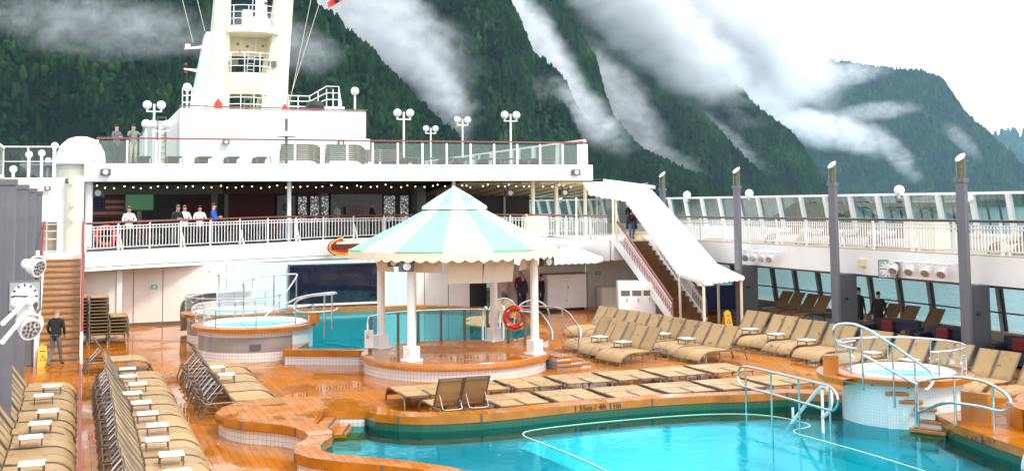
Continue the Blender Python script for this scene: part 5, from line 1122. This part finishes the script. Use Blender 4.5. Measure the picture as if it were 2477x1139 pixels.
# ================================================================ PEOPLE
def person(label, loc, rz, H=1.72, top=cl_black, bottom=cl_grey, shoe=black, hair=hair_g, arms=None, legs=None, lean=0., hairlen=0., sleeves=True, coat=False, bald=False, head=(0,0), z0=0, group=None, extra=None):
    """local frame: faces -Y, feet at z=0; arms/legs: ((elbow),(wrist)) and ((knee),(ankle)) for left (-x) and right (+x)"""
    k = H/1.72; A = arms or (((-.25,.02,1.13),(-.24,-.06,.88)),((.25,.02,1.13),(.24,-.06,.88))); Lg = legs or (((-.10,-.01,.49),(-.11,.02,.08)),((.10,-.01,.49),(.11,.02,.08)))
    J = []; E = []; RAD = []; SEG = []
    def j(p, r): J.append(Vector((p[0]*k, (p[1]-lean*max(0,p[2]-.9))*k, p[2]*k))); RAD.append((r[0]*k,r[1]*k) if isinstance(r,tuple) else (r*k,r*k)); return len(J)-1
    def e(a, b, m): E.append((a,b)); SEG.append((a,b,m))
    pel = j((0,0,.94),(.155,.115)); wai = j((0,0,1.10),(.145,.105)); che = j((0,.01,1.30),(.175,.115)); nck = j((0,.005,1.455),(.06,.06)); hd0 = j((head[0]*.4,-.012+head[1]*.4,1.55),(.072,.082)); hd1 = j((head[0],-.012+head[1],1.66),(.078,.092))
    e(pel,wai,1); e(wai,che,1); e(che,nck,1); e(nck,hd0,0); e(hd0,hd1,0)
    hands = []
    for s,(el,wr) in zip((-1,1),A):
        sh = j((s*.185,.01,1.39),.062); a = j(el,.047); b = j(wr,.031); e(che,sh,1); e(sh,a,1); e(a,b,1 if sleeves else 0); hands.append((a,b))
    feet = []
    for s,(kn,an) in zip((-1,1),Lg):
        hp = j((s*.095,0,.86),.095); a = j(kn,.062); b = j(an,.042); tt_ = j((an[0]+s*.02,an[1]-.17,an[2]-.04),.032); e(pel,hp,2); e(hp,a,2); e(a,b,2); e(b,tt_,3)
    me = bpy.data.meshes.new('body'); me.from_pydata([tuple(v) for v in J],E,[]); o = bpy.data.objects.new('person', me); C.objects.link(o)
    sk = o.modifiers.new('skin','SKIN'); sv = me.skin_vertices[0].data
    for i,r in enumerate(RAD): sv[i].radius = r
    sv[0].use_root = True; sb = o.modifiers.new('sub','SUBSURF'); sb.levels = sb.render_levels = 2
    bpy.context.view_layer.update()
    nm = bpy.data.meshes.new_from_object(o.evaluated_get(bpy.context.evaluated_depsgraph_get())); nm.name = 'person'
    mb = MB(); mb.v = [tuple(v.co) for v in nm.vertices]; mb.f = [tuple(p.vertices) for p in nm.polygons]; mb.m = []
    for p in nm.polygons:
        c = p.center; best = None
        for a,b,m in SEG:
            d = J[b]-J[a]; u = max(0,min(1,(c-J[a]).dot(d)/max(1e-9,d.length_squared))); q = (c-(J[a]+d*u)).length-(RAD[a][0]*(1-u)+RAD[b][0]*u)
            if best is None or q < best[0]: best = (q,m,u)
        m = best[1]
        if m == 0 and c.z < 1.44*k and abs(c.x) < .2: m = 1
        mb.m.append(m)
    mb.k = 0
    for (a,b) in hands:                                # palm, four fingers, thumb
        d = (J[b]-J[a]).normalized(); sd = d.cross(Vector((0,1,0))); sd = sd.normalized() if sd.length > .1 else Vector((1,0,0)); nn = sd.cross(d); w = J[b]
        mb.tube([w-d*.02,w+d*.05*k,w+d*.09*k],.03*k,8,r2=.026*k)
        for i,L in enumerate((.062,.075,.07,.055)):
            p0 = w+d*.085*k+sd*((i-1.5)*.017*k); mb.tube([p0,p0+d*L*.5*k+nn*.006,p0+d*L*.9*k+nn*.022*k],.0085*k,5,r2=.006*k)
        p0 = w+d*.03*k+sd*.026*k; mb.tube([p0,p0+d*.025*k+sd*.025*k,p0+d*.055*k+sd*.03*k+nn*.01],.0105*k,5,r2=.007*k)
    hc = J[hd1]*.55+J[hd0]*.45
    mb.tube([hc+Vector((0,-.080*k,.02*k)),hc+Vector((0,-.108*k,-.012*k)),hc+Vector((0,-.085*k,-.02*k))],.012*k,6)
    for s in (-1,1): mb.ball(tuple(hc+Vector((s*.082*k,.006*k,0))),.022*k,6,(.45,.8,1.2))
    mb.k = 4
    for s in (-1,1): mb.ball(tuple(hc+Vector((s*.03*k,-.083*k,.022*k))),.010*k,6)
    mb.tube([hc+Vector((-.025*k,-.086*k,-.05*k)),hc+Vector((.025*k,-.086*k,-.05*k))],.006*k,5)
    bpy.data.objects.remove(o); bpy.data.meshes.remove(me); bpy.data.meshes.remove(nm)
    P_ = obj('person', mb, [skin,top,bottom,shoe,black], smooth=True, auto=75); tag(P_,label,'person',group); P_.location = loc; P_.rotation_euler = (0,0,rz)
    h = J[hd1]
    mb = MB(); n = 14
    mb.lathe([(.080*k,-.05*k),(.086*k,-.01*k),(.084*k,.03*k),(.058*k,.066*k),(.001,.080*k)] if not bald else [(.070*k,-.06*k),(.078*k,-.035*k),(.080*k,-.012*k),(.076*k,.006*k)],(h.x,h.y+.012*k,h.z+.012*k),n,a0=R(-25) if True else 0,a1=R(205),M=Matrix.Diagonal(Vector((.88,1.05,1))))
    if not bald: mb.lathe([(.082*k,.034*k),(.056*k,.068*k),(.001,.081*k)],(h.x,h.y+.008*k,h.z+.012*k),n,M=Matrix.Diagonal(Vector((.88,1.08,1))))
    if hairlen: mb.lathe([(.085*k,.0),(.092*k,-.08*k),(.088*k,-hairlen)],(h.x,h.y+.015*k,h.z),n,a0=R(-35),a1=R(215),M=Matrix.Diagonal(Vector((.9,1.0,1))))
    obj('hair', mb, hair, P_, smooth=True)
    if coat:
        mb = MB(); mb.lathe([(.20*k,1.05*k),(.23*k,.8*k),(.27*k,.5*k)],(0,.02,0),18,a0=R(-70),a1=R(250),M=Matrix.Diagonal(Vector((1,.75,1)))); obj('coat_tail', mb, top, P_, smooth=True)
    if extra: extra(P_)
    return P_
def cup(P_):
    mb = MB(); mb.lathe([(.03,0),(.038,.09),(.036,.09)],(-.08,-.33,1.16),12); obj('cup', mb, plast, P_, smooth=True)
HOLD = (((-.27,-.06,1.14),(-.10,-.27,1.16)),((.27,-.06,1.14),(.10,-.27,1.14)))
WALK = (((-.10,-.16,.50),(-.10,-.02,.08)),((.10,.02,.49),(.10,.30,.12)))
person('grey haired man in black jumper and grey trousers walking at the left stairs',(-.62,37.6,0),R(160),1.72,cl_black,cl_grey,hair=hair_g,
       arms=(((-.25,.03,1.13),(-.21,-.14,.95)),((.25,.03,1.13),(.21,-.14,.95))),legs=(((-.10,-.10,.49),(-.10,-.20,.09)),((.10,-.02,.50),(.12,.30,.10))),lean=.06,bald=True)
def red_front(P_):
    mb = MB(); mb.box(-.075,.075,-.15,-.11,.98,1.42); obj('red_shirt_front', mb, cl_red if 'x' not in MATS else cl_red, P_, bevel=.03)
    mb = MB(); mb.lathe([(.105,-.02),(.09,.06),(.03,.13),(.001,.15)],(0,-.0,1.68),14); obj('dark_hood', mb, cl_black, P_, smooth=True)
person('person in dark open coat over a red shirt and jeans descending the right stairs',(22.75,44.9,3.14),R(-15),1.74,cl_black,cl_jean,hair=hair_b,coat=True,arms=HOLD,legs=WALK,extra=red_front)
person('person in a cream shirt standing at the wall behind the gazebo',(17.75,47.6,0),R(20),1.66,cl_cream,cl_grey,hair=hair_b,arms=(((-.25,-.02,1.13),(-.18,-.2,1.0)),((.25,.02,1.12),(.22,-.08,.88))))
person('tall man in a dark red jacket standing behind another man right of the gazebo',(18.55,47.7,0),R(5),1.80,cl_red,cl_navy,hair=hair_g,bald=True)
person('man in a dark blue jacket standing in front of the man in dark red',(18.35,46.9,0),R(15),1.66,cl_navy,cl_black,hair=hair_g)
person('person in black half hidden behind the front right gazebo column',(19.35,47.2,0),R(40),1.62,cl_black,cl_black,hair=hair_b)
person('blond woman in a pale jacket holding a cup at the terrace rail',(1.85,48.2,3.17),R(10),1.66,cl_white,cl_black,hair=hair_y,hairlen=.18,arms=HOLD,extra=cup)
person('man in a black and white top leaning on the bar terrace rail',(3.75,49.3,3.17),R(25),1.70,cl_black,cl_grey,hair=hair_y,arms=HOLD,lean=.25)
person('person in white behind the man leaning on the rail',(4.15,49.9,3.17),R(15),1.68,cl_white,cl_black,hair=hair_y,hairlen=.1,arms=HOLD)
person('woman in a white jacket beside the man in bright blue on the terrace',(4.75,49.7,3.17),R(5),1.66,cl_white,cl_navy,hair=hair_b,hairlen=.15,arms=HOLD)
person('man in a bright blue jacket seen from behind at the terrace rail',(5.35,50.0,3.17),R(70),1.76,cl_blue,cl_navy,hair=hair_b,arms=HOLD)
person('bar worker in white standing before the kitchen opening',(12.4,58.0,3.17),R(-70),1.74,cl_white,cl_black,hair=hair_b,bald=True)
person('bar worker in navy at the kitchen counter',(14.15,57.6,3.17),R(60),1.76,cl_navy,cl_black,hair=hair_g,arms=HOLD)
person('person in a dark coat behind the upper deck glass at far left',(1.45,52.6,6.68),R(40),1.75,cl_grey,cl_black,hair=hair_b,arms=HOLD)
person('person in a grey green jacket raising an arm on the upper deck',(2.15,52.7,6.68),R(20),1.78,mat('sage_cloth',(.20,.24,.20),.85),cl_cream,hair=hair_b,arms=(((-.27,-.1,1.2),(-.12,-.26,1.45)),((.3,-.1,1.25),(.3,-.35,1.5))))
SIT = (((-.12,-.44,.50),(-.12,-.42,.08)),((.12,-.44,.50),(.12,-.42,.08)))
person('silhouetted person sitting by the right window beside a column',(26.0,32.55,.0),R(-30),1.62,cl_black,cl_black,hair=hair_b); person('second silhouetted person close to the column by the right window',(26.3,34.0,.0),R(100),1.66,cl_black,cl_black,hair=hair_b)
# ================================================================ fjord slopes, forest, drifting mist
fh = Vector((math.sin(yaw),math.cos(yaw),0)); rh = Vector((math.cos(yaw),-math.sin(yaw),0))
def bear(a, b, w):                                    # a = bearing offset, b = elevation (tangents), w = distance along the view
    return Vector((0,0,HC))+fh*w+rh*(a*w)+Vector((0,0,1))*(b*w)
def forest_mat():
    m, t, N = nodes('forest_canopy')
    at = N('ShaderNodeAttribute', attribute_name='tint'); g = N('ShaderNodeNewGeometry')
    nz = N('ShaderNodeTexNoise', {'Vector': g.outputs['Position'], 'Scale': .8, 'Detail': 4., 'Roughness': .7})
    r = N('ShaderNodeValToRGB', {'Fac': at.outputs['Fac']})
    cs = ((0,(.003,.010,.006)),(.35,(.007,.022,.008)),(.7,(.014,.040,.010)),(1,(.034,.075,.014)))
    el = r.color_ramp.elements; el[0].position = 0; el[0].color = c4(cs[0][1]); el[1].position = 1; el[1].color = c4(cs[3][1])
    for p,c in cs[1:3]: q = el.new(p); q.color = c4(c)
    mr = N('ShaderNodeMapRange', {'Value': nz.outputs['Fac'], 'From Min': .3, 'From Max': .7, 'To Min': .45, 'To Max': 1.5})
    hs = N('ShaderNodeHueSaturation', {'Color': r.outputs[0], 'Value': mr.outputs[0]})
    p = N('ShaderNodeBsdfPrincipled', {'Base Color': hs.outputs[0], 'Roughness': .8, 'Specular IOR Level': .02}); N('ShaderNodeOutputMaterial', {0: p.outputs[0]}); return m
canopy = forest_mat(); soil = mat('hill_undergrowth', (.005,.012,.006), .9, var=.5, vs=.03, spec=.02, dirt=(.022,.018,.018))
bm_ = bmesh.new(); bmesh.ops.create_icosphere(bm_, subdivisions=2, radius=1); ICO_V = np.array([v.co[:] for v in bm_.verts]); ICO_F = np.array([[v.index for v in f.verts] for f in bm_.faces]); bm_.free()
TEMPL = []
for k in range(5):
    V = ICO_V.copy(); nr = np.array([1+.42*mnoise.noise(Vector(v)*2.1+Vector((k*7.1,0,0)))+.22*mnoise.noise(Vector(v)*5+Vector((0,k*3.3,0))) for v in ICO_V]); V *= nr[:,None]
    V[:,2] *= (1.15,1.5,.95,1.9,1.25)[k]
    if k in (1,3,4): V[:,:2] *= np.clip(.80-.42*V[:,2:3]/(V[:,2:3].max()),.1,1.3); V[:,2] *= 1.35
    TEMPL.append(V)
def hill(px, w, slope, tree, ntree, label, seed, back=.9, base=-29., gully=16.):
    """px: skyline as (bearing, elevation) tangents*2734 from the view axis; w: distance"""
    pts = [(x/2734., y/2734.) for x,y in px]
    d = np.r_[0,np.cumsum([math.hypot(b[0]-a[0],b[1]-a[1]) for a,b in zip(pts,pts[1:])])]
    N_ = 150; M_ = 46; q = np.linspace(0,d[-1],N_); A_ = np.interp(q,d,[p[0] for p in pts]); B_ = np.interp(q,d,[p[1] for p in pts])
    grid = np.zeros((N_,M_,3)); off = Vector((seed*91.,seed*37.,0))
    for i in range(N_):
        r = bear(A_[i],B_[i],w); H = max(4.,r.z-base)
        for j in range(M_):
            if j < 8: t = -(8-j)/8.; run = H/slope*back; p = r-fh*(t*run); z = r.z+t*H*.9
            else: t = ((j-8)/(M_-9))**1.15; run = H/slope; p = r-fh*(t*run); z = r.z-t*H
            nn = mnoise.fractal(Vector((p.x,p.y,z*.6))*.008+off,1.,2.,5)
            ed = min(1.,abs(t)*5)
            z2 = z+nn*gully*ed+ed*gully*.7*math.sin(i*.33+3*nn)*(1-abs(t)); p2 = p-fh*(nn*gully*.9*ed)
            grid[i,j] = (p2.x,p2.y,max(base,z2) if j < M_-1 else base)
    V = grid.reshape(-1,3); fs = [(i*M_+j,(i+1)*M_+j,(i+1)*M_+j+1,i*M_+j+1) for i in range(N_-1) for j in range(M_-1)]
    mb = MB(); mb.add(V.tolist(),fs); h = struct('hill', mb, soil, smooth=True)
    rg = np.random.default_rng(seed); u = rg.random(ntree)*(N_-1.001); v = 6+rg.random(ntree)**.9*(M_-1.01-6)
    ridge = ntree//10; u[:ridge] = np.linspace(0,N_-1.01,ridge); v[:ridge] = 8+rg.normal(0,.5,ridge)
    i0,j0 = u.astype(int),v.astype(int); a,b = (u-i0)[:,None],(v-j0)[:,None]
    Pt = grid[i0,j0]*(1-a)*(1-b)+grid[i0+1,j0]*a*(1-b)+grid[i0,j0+1]*(1-a)*b+grid[i0+1,j0+1]*a*b
    keep = np.array([mnoise.noise(Vector(p)*.011+off)<.42 for p in Pt]); keep[:ridge] = True; Pt = Pt[keep]; n = len(Pt)
    cl = np.array([mnoise.fractal(Vector(p)*.02+off,1.,2.,3) for p in Pt])
    tint = np.clip(.40+.42*cl+rg.normal(0,.17,n),0,1); kk = rg.integers(0,5,n); sc = tree*(.55+.75*rg.random(n)); ro = rg.random(n)*2*PI
    nv,nf = len(ICO_V),len(ICO_F); VV = np.zeros((n,nv,3))
    for k in range(5):
        s = np.where(kk==k)[0]; T = TEMPL[k]; c_,s_ = np.cos(ro[s])[:,None],np.sin(ro[s])[:,None]
        VV[s,:,0] = T[:,0]*c_-T[:,1]*s_; VV[s,:,1] = T[:,0]*s_+T[:,1]*c_; VV[s,:,2] = T[:,2]
    VV = VV*sc[:,None,None]+Pt[:,None,:]; VV[:,:,2] += sc[:,None]*.45
    F = (ICO_F[None]+(np.arange(n)*nv)[:,None,None]).reshape(-1)
    me = bpy.data.meshes.new('forest'); me.vertices.add(n*nv); me.vertices.foreach_set('co',VV.reshape(-1)); me.loops.add(len(F)); me.loops.foreach_set('vertex_index',F.astype(np.int32))
    me.polygons.add(n*nf); me.polygons.foreach_set('loop_start',np.arange(0,len(F),3,dtype=np.int32)); me.update(calc_edges=True)
    at = me.attributes.new('tint','FLOAT','POINT'); at.data.foreach_set('value',np.repeat(tint,nv).astype(np.float32))
    me.materials.append(canopy); o = bpy.data.objects.new('forest', me); C.objects.link(o); tag(o,label,'forest',kind='stuff')
# skylines (bearing, elevation) relative to the view axis, in 1/2734 units
hill([(-2600,900),(-1600,800),(-900,640),(-560,560),(-440,455),(-325,349),(-280,300),(-240,250),(-180,190),(-120,145),(-60,110),(60,60),(200,20)],1000,1.05,2.9,17000,'dense dark green forest on the nearest slope behind the mast',1)
hill([(-1500,1000),(-400,760),(-100,580),(-15,503),(22,437),(50,356),(95,330),(130,281),(160,206),(200,165),(232,148),(260,110),(360,55),(480,20),(640,-10)],1350,1.1,3.3,15000,'forest on the second steep spur left of the big mist gap',2)
hill([(-700,900),(0,640),(90,480),(150,440),(178,390),(202,347),(218,275),(245,200),(300,130),(380,80),(520,30)],1650,1.2,3.7,10000,'forest on the narrow spur rising out of the mist in the middle',3)
hill([(-300,900),(120,560),(200,440),(262,366),(305,333),(352,297),(402,260),(442,224),(500,165),(560,95),(620,35),(700,0)],1950,1.1,4.0,12000,'misty forest on the fourth spur right of the middle',4)
hill([(0,800),(300,520),(400,340),(442,318),(482,280),(560,262),(577,236),(612,205),(662,170),(697,130),(717,83),(740,50),(770,15),(800,-10)],2400,1.15,4.6,12000,'forest on the last near spur that ends above the second grey column',5)
hill([(480,330),(640,325),(720,338),(782,331),(862,321),(942,308),(1002,304),(1042,290),(1072,244),(1092,209),(1122,179),(1162,145),(1192,110),(1240,64),(1320,0),(1420,-20)],5200,.85,9.,14000,'blue green forest on the large flat topped mountain at the right',6,gully=40.,base=-30.)
hill([(1150,60),(1172,140),(1202,155),(1240,148),(1400,190),(1700,230)],9500,.8,30.,900,'pale far mountain at the right edge',7,gully=60.,base=-30.)

def mist(a, b, w, la, lb, lc, ang, dens, thr=.42, sc=2.8, seed=0, soft=1.):
    """drifting cloud bank: unit sphere mesh stretched to real size, uneven density inside"""
    k = 'mist_%d' % seed
    m, t, N = nodes('mist_density')
    tc = N('ShaderNodeTexCoord'); L = N('ShaderNodeVectorMath', {0: tc.outputs['Object']}, operation='LENGTH')
    fall = N('ShaderNodeMapRange', {'Value': L.outputs['Value'], 'From Min': .25, 'From Max': 1., 'To Min': 1., 'To Max': 0.}, interpolation_type='SMOOTHERSTEP')
    g = N('ShaderNodeNewGeometry'); mp = N('ShaderNodeMapping', {'Vector': g.outputs['Position'], 'Location': (seed*3.7,seed*1.9,seed*.7), 'Rotation': (0,R(35),0), 'Scale': (1.,1.,1.5)})
    nz = N('ShaderNodeTexNoise', {'Vector': mp.outputs[0], 'Scale': sc/2.8*1.35/(max(lb,45)*w/2734.), 'Detail': 5., 'Roughness': .55, 'Distortion': .8})
    ad = N('ShaderNodeMath', {0: nz.outputs['Fac'], 1: N('ShaderNodeMath', {0: fall.outputs[0], 1: .55}, operation='MULTIPLY').outputs[0]}, operation='ADD')
    cut = N('ShaderNodeMapRange', {'Value': ad.outputs[0], 'From Min': thr+.25, 'From Max': thr+.22+.60*soft, 'To Min': 0., 'To Max': 1.})
    d = N('ShaderNodeMath', {0: N('ShaderNodeMath', {0: cut.outputs[0], 1: fall.outputs[0]}, operation='MULTIPLY').outputs[0], 1: MK*dens/(lc*w/2734.)}, operation='MULTIPLY')
    n2 = N('ShaderNodeTexNoise', {'Vector': mp.outputs[0], 'Scale': 3.6/(max(lb,45)*w/2734.), 'Detail': 4., 'Roughness': .6}); rg_ = N('ShaderNodeMapRange', {'Value': n2.outputs['Fac'], 'From Min': .34, 'From Max': .66, 'To Min': .45, 'To Max': 1.3})
    d = N('ShaderNodeMath', {0: d.outputs[0], 1: rg_.outputs[0]}, operation='MULTIPLY')
    pv = N('ShaderNodeVolumePrincipled', {'Color': (.97,.98,1,1), 'Density': d.outputs[0], 'Anisotropy': .2}); N('ShaderNodeOutputMaterial', {'Volume': pv.outputs[0]})
    bm = bmesh.new(); bmesh.ops.create_icosphere(bm, subdivisions=3, radius=1); me = bpy.data.meshes.new('mist'); bm.to_mesh(me); bm.free(); me.materials.append(m)
    o = bpy.data.objects.new('mist', me); C.objects.link(o); u = w/2734.; ca,sa = math.cos(R(ang)),math.sin(R(ang)); up = Vector((0,0,1))
    ax = (rh*ca+up*sa)*(la*u); bx = (up*ca-rh*sa)*(lb*u); cx = fh*(lc*u)
    M4 = Matrix((ax,bx,cx)).transposed().to_4x4(); M4.translation = bear(a/2734.,b/2734.,w); o.matrix_world = M4
    return tag(o,'bank of white mist drifting on the forested slopes','mist',group='mist banks',kind='stuff')
MK = .85
MIST = [(-1000,440,840,520,130,80,-6,.75,.40),(-560,400,930,260,110,60,-20,.8,.43),(-380,450,1130,470,190,90,-22,2.8,.36),(-230,330,1140,300,90,60,-40,2.2,.40),(-170,250,1150,210,90,60,-62,1.6,.41),
        (20,430,1480,330,110,80,-52,4.,.36),(120,280,1490,220,90,60,-54,2.2,.38),(170,215,1300,220,95,60,-34,1.8,.39),(320,460,1800,500,160,100,-42,7.,.30),(255,255,1760,270,110,80,-52,1.8,.38),(520,430,2150,440,150,100,-38,7.,.30),(390,220,2000,210,70,60,-46,1.3,.41),
        (590,310,2300,170,70,60,-46,1.4,.41),(640,345,3200,250,140,90,-25,6.,.30),(800,305,4700,190,50,60,6,1.6,.41),(760,170,4300,250,75,60,-14,3.6,.36),(610,270,3400,150,140,80,-30,4.,.34),(880,215,4600,170,40,50,4,1.2,.41),
        (930,110,4300,150,50,40,-52,.9,.44),(1090,140,4400,110,36,40,-45,.6,.44),(330,120,1750,240,60,40,-22,.9,.42),(520,150,2200,180,50,40,-40,.9,.42),(60,180,1300,150,60,50,-20,.6,.43),(450,60,1900,160,40,40,-15,.6,.43)]
if True:
    for i,q in enumerate(MIST): mist(*q, seed=i+1)
# the air itself
m, t, N = nodes('haze_air'); pv = N('ShaderNodeVolumePrincipled', {'Color': (.50,.80,1,1), 'Density': 3.3e-5, 'Anisotropy': .1}); N('ShaderNodeOutputMaterial', {'Volume': pv.outputs[0]})
mb = MB(); mb.box(-6500,12500,-2000,12500,-32,1500); tag(obj('haze', mb, m), 'pale air between the ship and the far slopes', 'haze', kind='stuff')
